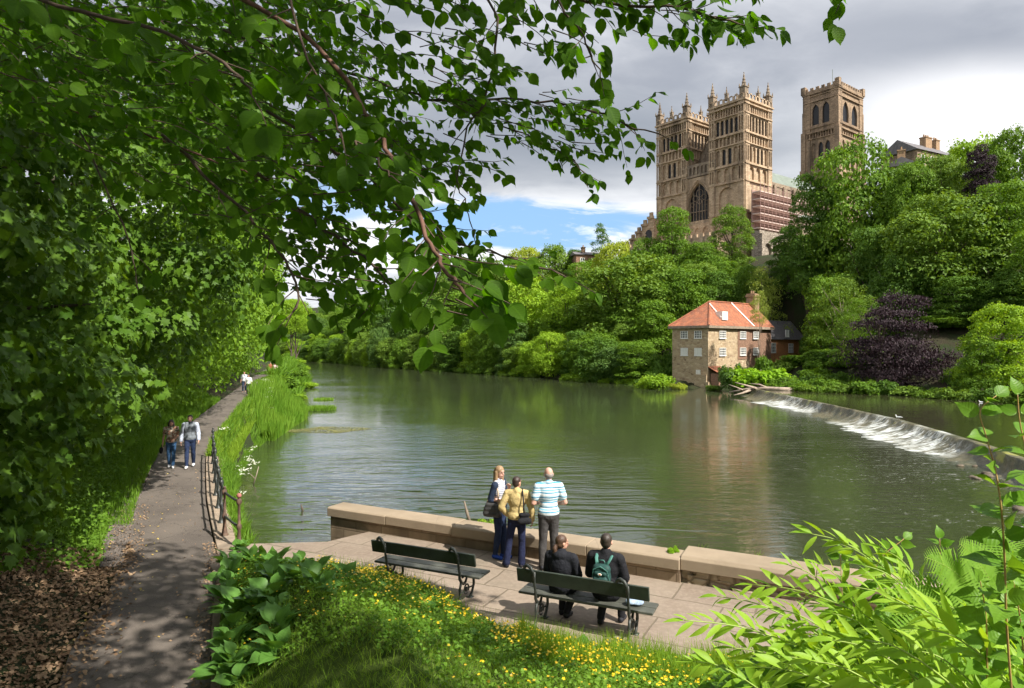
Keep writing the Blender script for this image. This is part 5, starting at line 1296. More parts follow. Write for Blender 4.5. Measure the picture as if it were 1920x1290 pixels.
for pl, rad, nt, tl, ls in LIMBS:
    pts = [P(*q) for q in pl]; b = MB()
    # smooth the limb
    fine = []
    for i in range(len(pts)-1):
        p0 = pts[max(i-1, 0)]; p1 = pts[i]; p2 = pts[i+1]; p3 = pts[min(i+2, len(pts)-1)]
        for s_ in np.linspace(0, 1, 6)[:-1]:
            fine.append(.5*((2*p1)+(-p0+p2)*s_+(2*p0-5*p1+4*p2-p3)*s_*s_+(-p0+3*p1-3*p2+p3)*s_**3)+r.normal(size=3)*.006)
    fine.append(pts[-1])
    b.tube([q-EO for q in fine], list(np.linspace(rad, rad*.25+.0012, len(fine))), 6); b.build('branch', M['twig_red'] if rad > .011 else M['twig'], elm, smooth=True)
    m = len(fine)
    for j in range(nt):
        i = int((.12+.86*(j+.5)/nt)*(m-2)); t_ = norm(fine[i+1]-fine[i]); sv = norm(np.cross(t_, V3(0, 0, 1)))*(1 if j % 2 else -1)
        twig(fine[i], t_*.7+sv*.6+V3(0, 0, r.uniform(-.5, .25)), tl*r.uniform(.6, 1.3), ls)
    twig(fine[-1], norm(fine[-1]-fine[-3]), tl*.7, ls)
def fill(n, poly, d0, d1, L, ls, keepf=None):
    c = 0; xs_ = [p[0] for p in poly]; ys_ = [p[1] for p in poly]
    while c < n:
        x = r.uniform(min(xs_), max(xs_)); y = r.uniform(min(ys_), max(ys_)); ins = False; j = len(poly)-1
        for i in range(len(poly)):
            if ((poly[i][1] > y) != (poly[j][1] > y)) and (x < (poly[j][0]-poly[i][0])*(y-poly[i][1])/(poly[j][1]-poly[i][1])+poly[i][0]): ins = not ins
            j = i
        if not ins or (keepf and r.random() > keepf(x, y)): continue
        a = r.uniform(-.9, .9); p = P(x, y, r.uniform(d0, d1)); twig(p-V3(math.cos(a)*L*.4, 0, 0), (math.cos(a), math.sin(a)*.6, r.uniform(-.6, .1)), L*r.uniform(.7, 1.3), ls); c += 1
kf = lambda x, y: (.18 if (x < 270-.3*max(0, y-350) and y > 205) else 1.0)
fill(330, [(-60, -80), (700, -80), (690, 150), (735, 320), (680, 400), (610, 440), (520, 450), (430, 410), (340, 350), (230, 300), (-60, 260)], 2.6, 5.5, .42, .085, kf)
fill(190, [(-60, -80), (620, -80), (600, 260), (350, 260), (-60, 160)], 4.5, 8.0, .7, .10)
fill(40, [(700, -60), (1400, -60), (1380, 30), (1250, 60), (1000, 90), (700, 60)], 2.6, 3.4, .3, .085)
fill(52, [(700, 60), (960, 100), (1000, 240), (880, 330), (820, 420), (740, 400), (690, 200)], 2.7, 3.8, .28, .08)
fill(24, [(950, 150), (1150, 190), (1130, 290), (1040, 300), (960, 240)], 3.1, 3.7, .22, .075)
fill(44, [(520, 400), (760, 400), (800, 470), (740, 540), (600, 590), (520, 540)], 3.6, 5.5, .32, .075)
fill(22, [(680, 360), (860, 400), (880, 480), (760, 520)], 3.4, 4.6, .26, .07)
fill(30, [(560, 60), (760, 60), (740, 330), (600, 330)], 3.4, 5, .34, .08)
fill(9, [(560, 400), (760, 420), (830, 520), (760, 560), (690, 600), (560, 560)], 2.6, 3.4, .24, .08)
fill(8, [(800, 520), (900, 520), (900, 590), (830, 580)], 1.75, 2.1, .12, .085)
tag(tw.build('twigs', M['twig'], elm), kind='stuff')
LP, LA, LN, LS = map(np.array, (LP, LA, LN, LS))
leaves('foliage', LP-EO, LA, LN, LS*.80, L_OVATE, LM['elm'], elm, smooth=True)
print('elm leaves', len(LP))
# unseen crown of the same elm overhead and behind, added to shade the path
puffs = []; rr = np.random.default_rng(5)
for i in range(330):
    x = rr.uniform(-11, 6.5); y = rr.uniform(-5.5, 5.0); z = rr.uniform(8.2, 12.5)
    if (z-CZ-1.3)/max(y+1.2, .1) < .60 and y > -1: continue
    if x > 3.2 and y < 1.2: continue
    s = rr.uniform(.7, 1.4); puffs.append((V3(x, y, z)-EO, V3(s, s, s*.6)))
for i in range(110):  # extra puffs added to even out the dapples on the path
    s = rr.uniform(.6, 1.0); x = rr.uniform(-1.5, 5.2); y = rr.uniform(.3, 5.0); z = rr.uniform(8.4, 11.2)
    if (z-s-CZ)/y > .60: puffs.append((V3(x, y, z)-EO, V3(s, s, s*.6)))
for i in range(60):  # more puffs added just out of view to darken the left boughs
    x = rr.uniform(-10, -1.2); y = rr.uniform(-1, 6.5); s = rr.uniform(.6, 1.1); z = CZ+.58*max(y+s, 1)+s*1.2+rr.uniform(.2, 1.6)
    puffs.append((V3(x, y, z)-EO, V3(s, s, s*.6)))
pos, al, nr = foliage_pts(puffs, 64000, rr, (.3, 1.1), .6, .5, .9, seed=4)
leaves('crown', pos, al, nr, rr.uniform(.17, .30, len(pos)), L_DIAMOND, LM['elm'], elm, mi=None)

# ---------- right foreground: willow, dogwood, fern
LM['willow'] = leafmat('willow_leaf', (.170, .350, .018), (.340, .500, .050), .42, rough=.5, spec=.25, nscale=3, vein=False)
LM['dog'] = leafmat('dogwood_leaf', (.085, .205, .014), (.165, .310, .030), .4, rough=.4, nscale=4, vein=True)
LM['fern'] = leafmat('fern_leaf', (.105, .235, .014), (.200, .350, .034), .4, rough=.65, spec=.15, nscale=3)
M['green_stem'] = simple('green_stem', (.26, .36, .06), .5, .2, 20, .1); M['red_stem'] = simple('reddish_stem', (.42, .27, .09), .5, .2, 20, .1)
def shoot(par, pl, tmpl_l, gap, size, r, ang=.55, opp=False, stem=None, rad=.004, start=.15, LBUF=None, nrmv=(0, -.35, .9), dr=.1):
    pts = [P(*q) for q in pl]; fine = []
    for i in range(len(pts)-1):
        p0 = pts[max(i-1, 0)]; p1 = pts[i]; p2 = pts[i+1]; p3 = pts[min(i+2, len(pts)-1)]
        for s_ in np.linspace(0, 1, 7)[:-1]: fine.append(.5*((2*p1)+(-p0+p2)*s_+(2*p0-5*p1+4*p2-p3)*s_*s_+(-p0+3*p1-3*p2+p3)*s_**3))
    fine.append(pts[-1]); F_ = np.array(fine); o0 = np.array(par.location)
    b = MB(); b.tube([q-o0 for q in F_], list(np.linspace(rad, rad*.35, len(F_))), 6); b.build('stem', stem, par, smooth=True)
    dl = np.concatenate([[0], np.cumsum(np.linalg.norm(np.diff(F_, axis=0), axis=1))]); s_ = dl[-1]*start; side = 1
    while s_ < dl[-1]:
        p = np.array([np.interp(s_, dl, F_[:, i]) for i in range(3)]); p2 = np.array([np.interp(min(s_+.02, dl[-1]), dl, F_[:, i]) for i in range(3)]); p1 = np.array([np.interp(max(s_-.02, 0), dl, F_[:, i]) for i in range(3)]); t_ = norm(p2-p1)
        for sd in ((1, -1) if opp else (side,)):
            phi = r.uniform(-.8, .8) if not opp else (s_*37) % 3.1
            sv = norm(np.cross(t_, V3(0, -1, .3)))*sd; sv = norm(sv*math.cos(phi)+np.cross(t_, sv)*math.sin(phi))
            a = norm(t_*math.cos(ang)+sv*math.sin(ang)+r.normal(size=3)*.12+V3(0, 0, -dr))
            LBUF[0].append(p+a*.006); LBUF[1].append(a); LBUF[2].append(norm(V3(*nrmv)+r.normal(size=3)*.45)); LBUF[3].append(size*r.uniform(.7, 1.2)*(1-.45*(s_/dl[-1])**4))
        side = -side; s_ += gap*r.uniform(.7, 1.3)
    LBUF[0].append(F_[-1]); LBUF[1].append(t_); LBUF[2].append(norm(V3(*nrmv))); LBUF[3].append(size*.6)
r = np.random.default_rng(44)
wl = thing('willow_bush', 'sunlit willow bush with long narrow pale leaves at the bottom right corner', 'bush', (2.3, 2.0, 1.95)); B = ([], [], [], [])
for k, (tip, base) in enumerate([((1283, 1163, 2.5), (1850, 1400, 2.6)), ((1345, 1118, 2.9), (1760, 1380, 2.7)), ((1412, 1096, 2.9), (1900, 1330, 2.5)), ((1518, 1000, 2.8), (1900, 1330, 2.6)),
        ((1575, 1020, 3.1), (1840, 1400, 2.8)), ((1655, 1030, 2.7), (1860, 1400, 2.4)), ((1500, 1120, 3.2), (1780, 1400, 3.0)), ((1375, 1215, 2.6), (1700, 1420, 2.5)), ((1420, 1250, 2.3), (1800, 1440, 2.2)),
        ((1600, 1100, 2.4), (1950, 1380, 2.2)), ((1700, 1090, 2.9), (1800, 1400, 2.8)), ((1560, 1200, 2.2), (1900, 1450, 2.1)), ((1760, 1130, 2.3), (1960, 1420, 2.1)), ((1660, 1180, 2.5), (1900, 1400, 2.4)), ((1480, 1180, 2.9), (1700, 1400, 2.8)),
        ((1820, 1160, 2.2), (2000, 1380, 2.1)), ((1440, 1140, 2.6), (1750, 1380, 2.5)), ((1480, 1060, 3.0), (1720, 1380, 2.9)), ((1620, 1060, 2.6), (1880, 1380, 2.5)), ((1680, 1130, 2.2), (1980, 1400, 2.1)), ((1780, 1080, 2.6), (2000, 1350, 2.5)), ((1460, 1230, 2.5), (1720, 1400, 2.4)), ((1560, 1150, 2.7), (1800, 1400, 2.6)), ((1620, 1200, 2.0), (1900, 1400, 1.95)), ((1880, 1130, 2.4), (2050, 1350, 2.3)), ((1740, 1180, 2.0), (2000, 1420, 1.95)), ((1520, 1240, 2.2), (1800, 1420, 2.1)), ((1540, 1060, 3.1), (1700, 1400, 3.0)), ((1380, 1170, 3.1), (1600, 1420, 3.0)), ((1720, 1220, 2.1), (1950, 1450, 2.0)), ((1300, 1240, 2.9), (1560, 1420, 2.8)), ((1600, 1230, 2.3), (1750, 1450, 2.3)), ((1850, 1230, 2.0), (2050, 1420, 2.0))]):
    mx = (tip[0]*.45+base[0]*.55, tip[1]*.62+base[1]*.38, (tip[2]+base[2])/2)
    m2 = (tip[0]*.78+base[0]*.22, tip[1]*.9+base[1]*.1-(6), tip[2]*.8+base[2]*.2)
    shoot(wl, [base, mx, m2, tip], None, .026, .125, r, .62, False, M['green_stem'], .0045, .12, B)
B = [np.array(q) for q in B]; o0 = np.array(wl.location)
leaves('foliage', B[0]-o0, B[1], B[2], B[3]*1.08, L_WILLOW, LM['willow'], wl, wid=r.uniform(.62, 1.1, len(B[0])), smooth=True)
# leafy undergrowth below the willow
ug = []; 
for i in range(3600):
    px = r.uniform(1330, 2050); py = r.uniform(max(1090, 1290-(px-1300)*.42), 1420); ug.append(P(px, py, r.uniform(2.9, 4.6)))
ug = np.array(ug); ug = ug[ug[:, 2] > meadow_h(ug[:, 0], ug[:, 1])+.02]
tag(leaves('brambles', ug, norm(r.normal(size=ug.shape)*V3(1, 1, .4)), norm(V3(0, -.3, 1)+r.normal(size=ug.shape)*.5), r.uniform(.05, .1, len(ug)), L_BROAD, LM['dog'], smooth=True), kind='stuff')
# dogwood shoots
dg = thing('dogwood_shrub', 'tall dogwood shoot with reddish stem and broad veined leaves at the right edge', 'shrub', (1.5, 1.7, 2.6)); B = ([], [], [], [])
for pl in ([(1905, 1400, 1.9), (1888, 1180, 1.85), (1884, 1060, 1.8), (1878, 960, 1.75), (1866, 880, 1.75), (1848, 815, 1.75), (1838, 770, 1.75), (1868, 742, 1.75)],
           [(1990, 1200, 1.8), (1950, 960, 1.75), (1925, 850, 1.7), (1912, 790, 1.7), (1908, 740, 1.7)],
           [(1720, 1400, 3.0), (1700, 1200, 3.0), (1640, 1075, 2.9), (1695, 1010, 2.9)], [(1760, 1400, 2.7), (1765, 1150, 2.7), (1762, 1010, 2.7)], [(1600, 1400, 3.2), (1580, 1130, 3.2), (1576, 1040, 3.2)],
           [(1850, 1400, 2.0), (1850, 1180, 1.95), (1838, 1090, 1.9)], [(1930, 1380, 2.0), (1915, 1180, 1.95), (1900, 1090, 1.9)]):
    shoot(dg, pl, None, .05, .078 if pl[0][2] < 2.5 else .085, r, 1.1, True, M['red_stem'], .0034, .35, B, nrmv=(0, -.75, .6), dr=.05)
B = [np.array(q) for q in B]; leaves('foliage', B[0]-np.array(dg.location), B[1], B[2], B[3], L_BROAD, LM['dog'], dg, smooth=True)
# ferns
def fern(label, base, fr):
    o = thing('fern', label, 'fern', tuple(P(*base))); o0 = np.array(o.location)
    for tip in fr:
        a = P(*base); t_ = P(*tip); L = np.linalg.norm(t_-a); pts = [a+(t_-a)*s_+V3(0, 0, .22*L*math.sin(math.pi*s_)*.9) for s_ in np.linspace(0, 1, 40)]
        b = MB(); b.tube([q-o0 for q in pts], list(np.linspace(.004, .001, 40)), 5); pp, aa, nn, sz = [], [], [], []
        for i in range(5, 40):
            tt = norm(pts[min(i+1, 39)]-pts[i-1]); side = norm(np.cross(tt, V3(0, -.8, .6))); w = .11*L*math.sin(math.pi*min(1, (i+3)/42))**.8+.012
            for sd in (1, -1):
                pp.append(pts[i]-o0); aa.append(norm(side*sd*.93+tt*.35+V3(0, 0, -.12))); nn.append(norm(V3(0, -.7, .7)+r.normal(size=3)*.12)); sz.append(w*1.5)
        pp, aa, nn, sz = map(np.array, (pp, aa, nn, sz)); f = leaves('frond', pp, aa, nn, sz, strip_leaf([(i/12, .075*(1-(i/12)**2)*(1 if i % 2 else .55)) for i in range(13)], .1, .15), LM['fern'], o)
        b.build('stem', M['green_stem'], f)
fern('bright fern with arching toothed fronds at the right edge', (1930, 1330, 2.5), [(1668, 1110, 2.5), (1735, 1045, 2.5), (1800, 1020, 2.5), (1860, 990, 2.6), (1930, 1010, 2.5), (1640, 1200, 2.4), (1985, 1050, 2.4), (1700, 1170, 2.6)])
# ---------- furniture
M['iron'] = simple('black_painted_iron', (.030, .034, .030), .45, .4, 12, .3, 60, .003, spec=.5)
M['plank'] = simple('dark_green_bench_wood', (.034, .044, .034), .6, .35, 5, .4, 30, .004)
M['seat_plank'] = simple('worn_grey_green_seat', (.075, .078, .064), .6, .4, 4, .4, 30, .004)
M['rust'] = simple('rusty_iron_paint', (.115, .070, .048), .8, .45, 14, .5, 60, .004)
M['pinkpaint'] = simple('faded_red_paint', (.34, .13, .11), .7, .25, 20, .3)
def bench(label, loc, rz):
    o = thing('park_bench', label, 'bench', loc, rz, 'cast iron benches on the terrace')
    b = MB(); b.add([(x, y+dy, z) for x in (-.96, .96) for (y, z) in ((-.045, .62), (-.085, .82)) for dy in (0, .045)],
        [(0, 1, 3, 2), (4, 6, 7, 5), (0, 4, 5, 1), (2, 3, 7, 6), (0, 2, 6, 4), (1, 5, 7, 3)]); b.build('backrest', M['plank'], o, bevel=.008)
    for y in (.045, .245): MB().box(-.985, .985, y, y+.185, .405, .44).build('seat', M['seat_plank'], o, bevel=.008)
    for x in (-.68, .68):
        e = MB(); q = lambda *yz: [V3(x, y, z) for y, z in yz]
        e.tube(q((-.075, .80), (-.07, .62), (-.035, .5), (-.03, .40), (.02, .33), (.10, .28), (.16, .29), (.2, .35), (.2, .40)), [.017, .019, .02, .024, .024, .022, .02, .018, .016], 8)
        e.tube(q((.02, .33), (-.02, .24), (-.02, .12), (-.06, .03), (-.10, .0)), [.022, .02, .02, .022, .026], 8)
        e.tube(q((.05, .395), (.40, .395)), .016, 6); e.tube(q((.36, .39), (.43, .30), (.44, .18), (.38, .06), (.31, .0)), [.018, .021, .022, .02, .026], 8)
        e.tube([V3(x, .19+.075*math.cos(a), .17+.075*math.sin(a)) for a in np.linspace(-.6, 5.2, 14)], list(np.linspace(.016, .010, 14)), 6); e.ball(V3(x, .19, .17), (.024, .04, .04), 6)
        e.tube(q((-.02, .16), (.11, .15)), .013, 6); e.tube(q((.27, .17), (.42, .15)), .013, 6)
        e.box(x-.05, x+.05, -.13, -.06, 0, .012); e.box(x-.05, x+.05, .27, .36, 0, .012)
        e.build('leg', M['iron'], o, smooth=True)
        a_ = MB(); pts = [V3(x, -.10, .70), V3(x-.005, -.115, .80), V3(x-.04, -.12, .865), V3(x-.10, -.10, .885), V3(x-.155, -.07, .85), V3(x-.175, -.045, .77), V3(x-.16, -.03, .70), V3(x-.13, -.03, .665)]
        a_.tube(pts, [.018, .022, .026, .026, .024, .018, .016, .022], 8); a_.ball(pts[-1], (.03, .022, .018), 6); a_.ball(V3(x, -.10, .72), (.03, .02, .05), 6)
        a_.build('scroll', M['iron'], o, smooth=True)
    return o
bench('empty dark green bench with iron scroll ends, the one nobody sits on', (-1.42, 10.67, .05), math.radians(-24.5))
BR = math.radians(-24.5); BO = V3(.97, 9.30, .05)
bench('dark green bench with iron scroll ends on which two people sit', tuple(BO), BR)

rl = thing('iron_railing', 'black iron railing of round posts and two rails between path and river', 'railing', (0, 0, 0))
PP = [(-5.42, 13.24), (-6.07, 14.08), (-6.56, 15.05), (-7.22, 16.4), (-7.90, 17.8), (-8.64, 19.4), (-9.30, 20.8), (-10.05, 22.4), (-10.72, 23.9)]
for i, (x, y) in enumerate(PP):
    b = MB(); h = .95; lo = MB()
    prof = [(.085, 0), (.085, .03), (.06, .05), (.05, .12), (.036, .22), (.030, .36), (.045, .38), (.050, .42), (.045, .46), (.028, .48), (.026, .85), (.044, .87), (.052, .92), (.046, .97), (.02, .985), (.028, 1.0), (.034, 1.02), (.02, 1.045), (.004, 1.05)]
    b.lathe((x, y, .05), prof, 12); pst = b.build('post', M['rust'] if i < 2 else M['iron'], rl, smooth=True)
    if i == 0: MB().ball(V3(x, y, 1.09), (.05, .05, .05), 8).build('finial', M['pinkpaint'], pst, smooth=True)
for z in (.47, .97):
    b = MB(); pts = []
    for i, (x, y) in enumerate(PP):
        pts.append(V3(x, y, z))
        if i < len(PP)-1:
            x2, y2 = PP[i+1]; pts.append(V3((x+x2)/2, (y+y2)/2, z-.015))
    b.tube(pts, .024, 8); b.build('rail', M['iron'], rl, smooth=True)

# ---------- people
SK = simple('skin', (.50, .27, .19), .55, .10, 14, .1, 60, .001)
SKP = simple('pale_pink_skin', (.56, .32, .24), .55, .10, 14, .1, 60, .001)
def cloth(name, c, var=.28, rough=.85): return simple(name, c, rough, var, 9, .8, 11, .035, spec=.2)
def hairm(name, c): return simple(name, c, .5, .4, 40, .7, 90, .006, spec=.5)
def remesh(prims, vox, name, mat, parent, smooth_it=4):
    b = MB()
    for p in prims:
        if p[0] == 'c':
            _, a, c, r0, r1 = p; a = np.asarray(a, float); c = np.asarray(c, float)
            d = c-a; L = np.linalg.norm(d); t_ = d/(L+1e-9); pts = []; rs = []
            for k in range(4): an = math.pi/2*(1-k/4.0); pts.append(a-t_*r0*math.sin(an)); rs.append(max(.0015, r0*math.cos(an)))
            pts.append(a); rs.append(r0); pts.append(a+d*.5); rs.append((r0+r1)/2); pts.append(c); rs.append(r1)
            for k in range(1, 5): an = math.pi/2*k/4.0; pts.append(c+t_*r1*math.sin(an)); rs.append(max(.0015, r1*math.cos(an)))
            b.tube(pts, rs, 12)
        else:
            _, c, r_ = p[:3]; b.ball(c, r_, 10, R=p[3] if len(p) > 3 else None)
    me = bpy.data.meshes.new('tmp'); me.from_pydata(b.v, [], b.f); me.update()
    o = bpy.data.objects.new('tmp', me); COL.objects.link(o)
    m = o.modifiers.new('r', 'REMESH'); m.mode = 'VOXEL'; m.voxel_size = vox; m.use_smooth_shade = True
    s = o.modifiers.new('s', 'SMOOTH'); s.factor = .6; s.iterations = smooth_it
    dg = bpy.context.evaluated_depsgraph_get(); dg.update()
    me2 = bpy.data.meshes.new_from_object(o.evaluated_get(dg)); bpy.data.objects.remove(o); me2.name = name
    me2.materials.clear(); me2.materials.append(mat)
    return link(name, me2, parent)
def lerp(a, b, t_): return np.asarray(a)*(1-t_)+np.asarray(b)*t_
def hand(w, d, up, s=1.0, curl=.5, side=1):
    """palm and five fingers; d fingers direction, up back of hand"""
    d = norm(np.asarray(d, float)); up = norm(np.asarray(up, float)-d*np.dot(up, d)); x = np.cross(d, up)*side; L = []
    c = w+d*.045*s; L.append(('c', w, w+d*.03*s, .025*s, .028*s))
    for k in range(4): L.append(('c', w+d*.03*s+x*(k-1.5)*.013*s, w+d*.085*s+x*(k-1.5)*.017*s, .013*s, .011*s))
    for k, ln in enumerate((.062, .072, .068, .052)):
        a = w+d*.088*s+x*(k-1.5)*.0195*s; m_ = a+(d*math.cos(curl*.6)-up*math.sin(curl*.6))*ln*.5*s; e = m_+(d*math.cos(curl*1.4)-up*math.sin(curl*1.4))*ln*.5*s
        L += [('c', a, m_, .0092*s, .0085*s), ('c', m_, e, .0085*s, .0072*s)]
    a = w+d*.03*s-x*.026*s; m_ = a+norm(d*.7-x*.7-up*.2)*.034*s; e = m_+norm(d*.95-x*.2-up*.3)*.028*s
    L += [('c', a, m_, .012*s, .0105*s), ('c', m_, e, .0105*s, .0085*s)]
    return L
def person(label, loc, rz, H, J, skin, parts, hair, vox=.011, face=True, female=False, eyes=True):
    """J: joints at 1.75 m scale. parts: list of (name, material, region, inflate)"""
    s = H/1.75; o = thing('person', label, 'person', loc, rz)
    j = {k: np.asarray(v, float)*s for k, v in J.items()}
    fm = .93 if female else 1.0; S = s
    pel, wai, che, nek, hed = j['pel'], j['wai'], j['che'], j['nek'], j['hed']
    up = norm(nek-pel); sx = norm(j['shR']-j['shL']); fw = np.cross(up, sx); Rt = np.stack([sx, fw, up], 1)
    px_ = norm(j['hipR']-j['hipL'])
    yaw = J.get('yaw', 0.0) if not hasattr(J.get('yaw', 0.0), '__len__') else 0.0
    yaw = float(J['yawv'][0]) if 'yawv' in J else 0.0; pit = float(J['yawv'][1]) if 'yawv' in J else 0.0
    ca, sa = math.cos(yaw), math.sin(yaw); cb, sb = math.cos(pit), math.sin(pit)
    HR = np.array([[ca, -sa, 0], [sa, ca, 0], [0, 0, 1]]) @ np.array([[1, 0, 0], [0, cb, -sb], [0, sb, cb]])
    hv = lambda x, y, z: hed+HR @ (V3(x, y, z)*S)
    def torso(g):
        w = fm
        return [('e', che+up*.02*S, ((.165*w+g)*S, (.105+g)*S, (.19+g)*S), Rt), ('e', wai, ((.135*w+g)*S, (.098+g)*S, (.15+g)*S), Rt), ('c', lerp(j['shL'], j['shR'], .17), lerp(j['shL'], j['shR'], .83), (.062+g)*S, (.062+g)*S),
                ('c', lerp(j['shL'], j['shR'], .5)+up*.01*S, nek, (.075+g)*S, (.055+g)*S)]
    def hips(g): return [('e', pel, ((.165+g)*S, (.118+g)*S, (.13+g)*S), Rt), ('c', j['hipL'], j['hipR'], (.09+g)*S, (.09+g)*S)]
    def arm(sd, g, to=1.0):
        a, e, w_ = j['sh'+sd], j['el'+sd], j['wr'+sd]; L = []
        if to <= .5:
            L.append(('c', a, lerp(a, e, to*2), (.054*fm+g)*S, (.047*fm+g)*S))
        else:
            L.append(('c', a, e, (.054*fm+g)*S, (.042*fm+g)*S)); L.append(('c', e, lerp(e, w_, (to-.5)*2), (.042*fm+g)*S, lerp((.042*fm+g)*S, (.029*fm+g)*S, (to-.5)*2)))
        return L
    def leg(sd, g, flare=0.0):
        a, k, n_ = j['hip'+sd], j['kn'+sd], j['an'+sd]
        return [('c', a, k, (.083+g)*S, (.055+g)*S), ('c', k, lerp(k, n_, .35), (.055+g)*S, (.056+g)*S), ('c', lerp(k, n_, .35), n_, (.056+g)*S, (.036+g+flare)*S)]
    def foot(sd, g):
        n_ = j['an'+sd]; t_ = j['to'+sd]; return [('c', n_+V3(0, 0, -.02)*S, n_+V3(0, 0, -.045)*S, (.036+g)*S, (.036+g)*S), ('c', n_+V3(0, 0, -.05)*S-norm(t_-n_)*V3(1, 1, 0)*.03*S, t_, (.034+g)*S, (.026+g)*S)]
    body = torso(0)+hips(0)+[('c', nek-up*.03*S, hed+HR@V3(0, -.015, -.06)*S, .054*S*fm, .050*S*fm)]
    body += [('e', hed+HR@V3(0, -.008, .015)*S, (.074*S, .092*S, .10*S), HR), ('e', hv(0, .018, -.05), (.056*S, .066*S, .062*S), HR), ('e', hv(0, .055, -.088), (.026*S, .026*S, .022*S), HR),
             ('c', hv(0, .082, .005), hv(0, .103, -.028), .009*S, .013*S), ('c', hv(-.03, .078, .028), hv(.03, .078, .028), .012*S, .012*S), ('c', hv(-.02, .082, -.055), hv(.02, .082, -.055), .009*S, .009*S),
             ('e', hv(-.077, -.01, -.012), (.012*S, .022*S, .032*S), HR), ('e', hv(.077, -.01, -.012), (.012*S, .022*S, .032*S), HR)]
    for sd in 'LR':
        body += arm(sd, 0)+leg(sd, 0)+foot(sd, 0)
        w_ = j['wr'+sd]; d = J.get('hd'+sd, norm(w_-j['el'+sd])); body += hand(w_, d, J.get('hu'+sd, V3(0, .2, 1) if abs(d[2]) < .8 else V3((1 if sd == 'R' else -1), 0, 0)), S*1.05*fm, .6, 1 if sd == 'R' else -1)
    remesh(body, min(vox, .0075*S+.0) if vox < .015 else vox, 'body', skin, o, 2)
    for (nm, mat, reg, g) in parts:
        pr = []
        for q in reg.split():
            if q == 'torso': pr += torso(g)
            elif q == 'hips': pr += hips(g)
            elif q == 'hem': pr += [('e', lerp(pel, wai, .3), ((.168+g)*S, (.122+g)*S, (.11+g)*S), Rt)]
            elif q.startswith('arm'): pr += arm('L', g, float(q[3:]))+arm('R', g, float(q[3:]))
            elif q == 'legs': pr += leg('L', g)+leg('R', g)
            elif q == 'legsf': pr += leg('L', g, .025)+leg('R', g, .025)
            elif q == 'feet': pr += foot('L', g)+foot('R', g)
            elif q == 'footL': pr += foot('L', g)
            elif q == 'footR': pr += foot('R', g)
            elif q == 'skirtseat': pr += [('c', j['hipL'], lerp(j['hipL'], j['knL'], .5), (.10+g)*S, (.09+g)*S), ('c', j['hipR'], lerp(j['hipR'], j['knR'], .5), (.10+g)*S, (.09+g)*S)]
            elif q == 'hood': pr += [('e', nek+V3(0, -.08, -.02)*S, (.11*S, .06*S, .07*S))]
        remesh(pr, vox*1.15, nm, mat, o, 3)
    hm, kind = hair; hp = []
    if kind == 'short': hp = [('e', hv(0, -.018, .035), (.080*S, .093*S, .088*S), HR), ('e', hv(0, -.045, -.01), (.073*S, .062*S, .075*S), HR)]
    elif kind == 'bald': hp = [('e', hv(0, -.042, -.012), (.0785*S, .066*S, .058*S), HR)]
    elif kind == 'long': hp = [('e', hv(0, -.015, .035), (.085*S, .097*S, .092*S), HR), ('c', hv(0, -.06, 0), hv(0, -.085, -.22), .080*S, .062*S), ('c', hv(-.075, -.02, 0), hv(-.095, -.0, -.24), .035*S, .030*S), ('c', hv(.075, -.02, 0), hv(.095, -.0, -.24), .035*S, .030*S)]
    elif kind == 'tail': hp = [('e', hv(0, -.015, .035), (.082*S, .096*S, .09*S), HR), ('e', hv(0, -.04, -.02), (.074*S, .07*S, .07*S), HR), ('e', hv(0, -.115, -.045), (.03*S, .035*S, .035*S), HR), ('c', hv(0, -.13, -.075), hv(0, -.125, -.18), .038*S, .040*S), ('c', hv(0, -.125, -.18), hv(0, -.10, -.25), .040*S, .018*S)]
    remesh(hp, min(vox, .01), 'hair', hm, o, 2)
    if eyes:
        for sx_ in (-.03, .03):
            b = MB(); b.ball(hv(sx_, .084, .010), (.010*S, .006*S, .006*S), 6); b.build('eye', M['dark'], o)
        MB().ball(hv(0, .094, -.055), (.021*S, .005*S, .006*S), 6).build('mouth', LIP, o)
    return o
LIP = simple('lips', (.42, .12, .11), .5, .1)
STAND = dict(pel=(0, 0, .95), wai=(0, .005, 1.10), che=(0, 0, 1.28), nek=(0, -.02, 1.48), hed=(0, .01, 1.635), shL=(-.185, -.01, 1.425), shR=(.185, -.01, 1.425),
  hipL=(-.085, 0, .92), hipR=(.085, 0, .92), knL=(-.095, .02, .50), knR=(.095, .02, .50), anL=(-.10, -.02, .09), anR=(.10, -.02, .09), toL=(-.12, .13, .03), toR=(.12, .13, .03),
  elL=(-.24, -.03, 1.13), elR=(.24, -.03, 1.13), wrL=(-.25, .06, .88), wrR=(.25, .06, .88))
def pose(**k): d = dict(STAND); d.update(k); return d
def stripes(name, cols, axis=2, per=.12, off=0.0):
    m, t, out = new_mat(name); co = t.n('ShaderNodeTexCoord').outputs['Object']; sp = t.n('ShaderNodeSeparateXYZ'); t.set(sp.inputs[0], co)
    w = t.noise(co, 5, 3, .5); f = t.math('FRACT', t.math('ADD', t.math('DIVIDE', sp.outputs[axis], per), t.math('MULTIPLY', w, .18)))
    col = t.ramp(f, cols, 'CONSTANT'); principled(t, out, col, .85, t.bump(t.noise(co, 14, 3, .5), .5, .012), .2); return m
POLO = stripes('blue_striped_polo', [(0, (.70, .74, .76)), (.22, (.09, .30, .46)), (.36, (.70, .74, .76)), (.48, (.20, .47, .62)), (.62, (.70, .74, .74)), (.74, (.05, .20, .34)), (.86, (.45, .62, .70))], 2, .17)
STR2 = stripes('thin_striped_top', [(0, (.72, .72, .72)), (.5, (.20, .22, .32))], 2, .035)
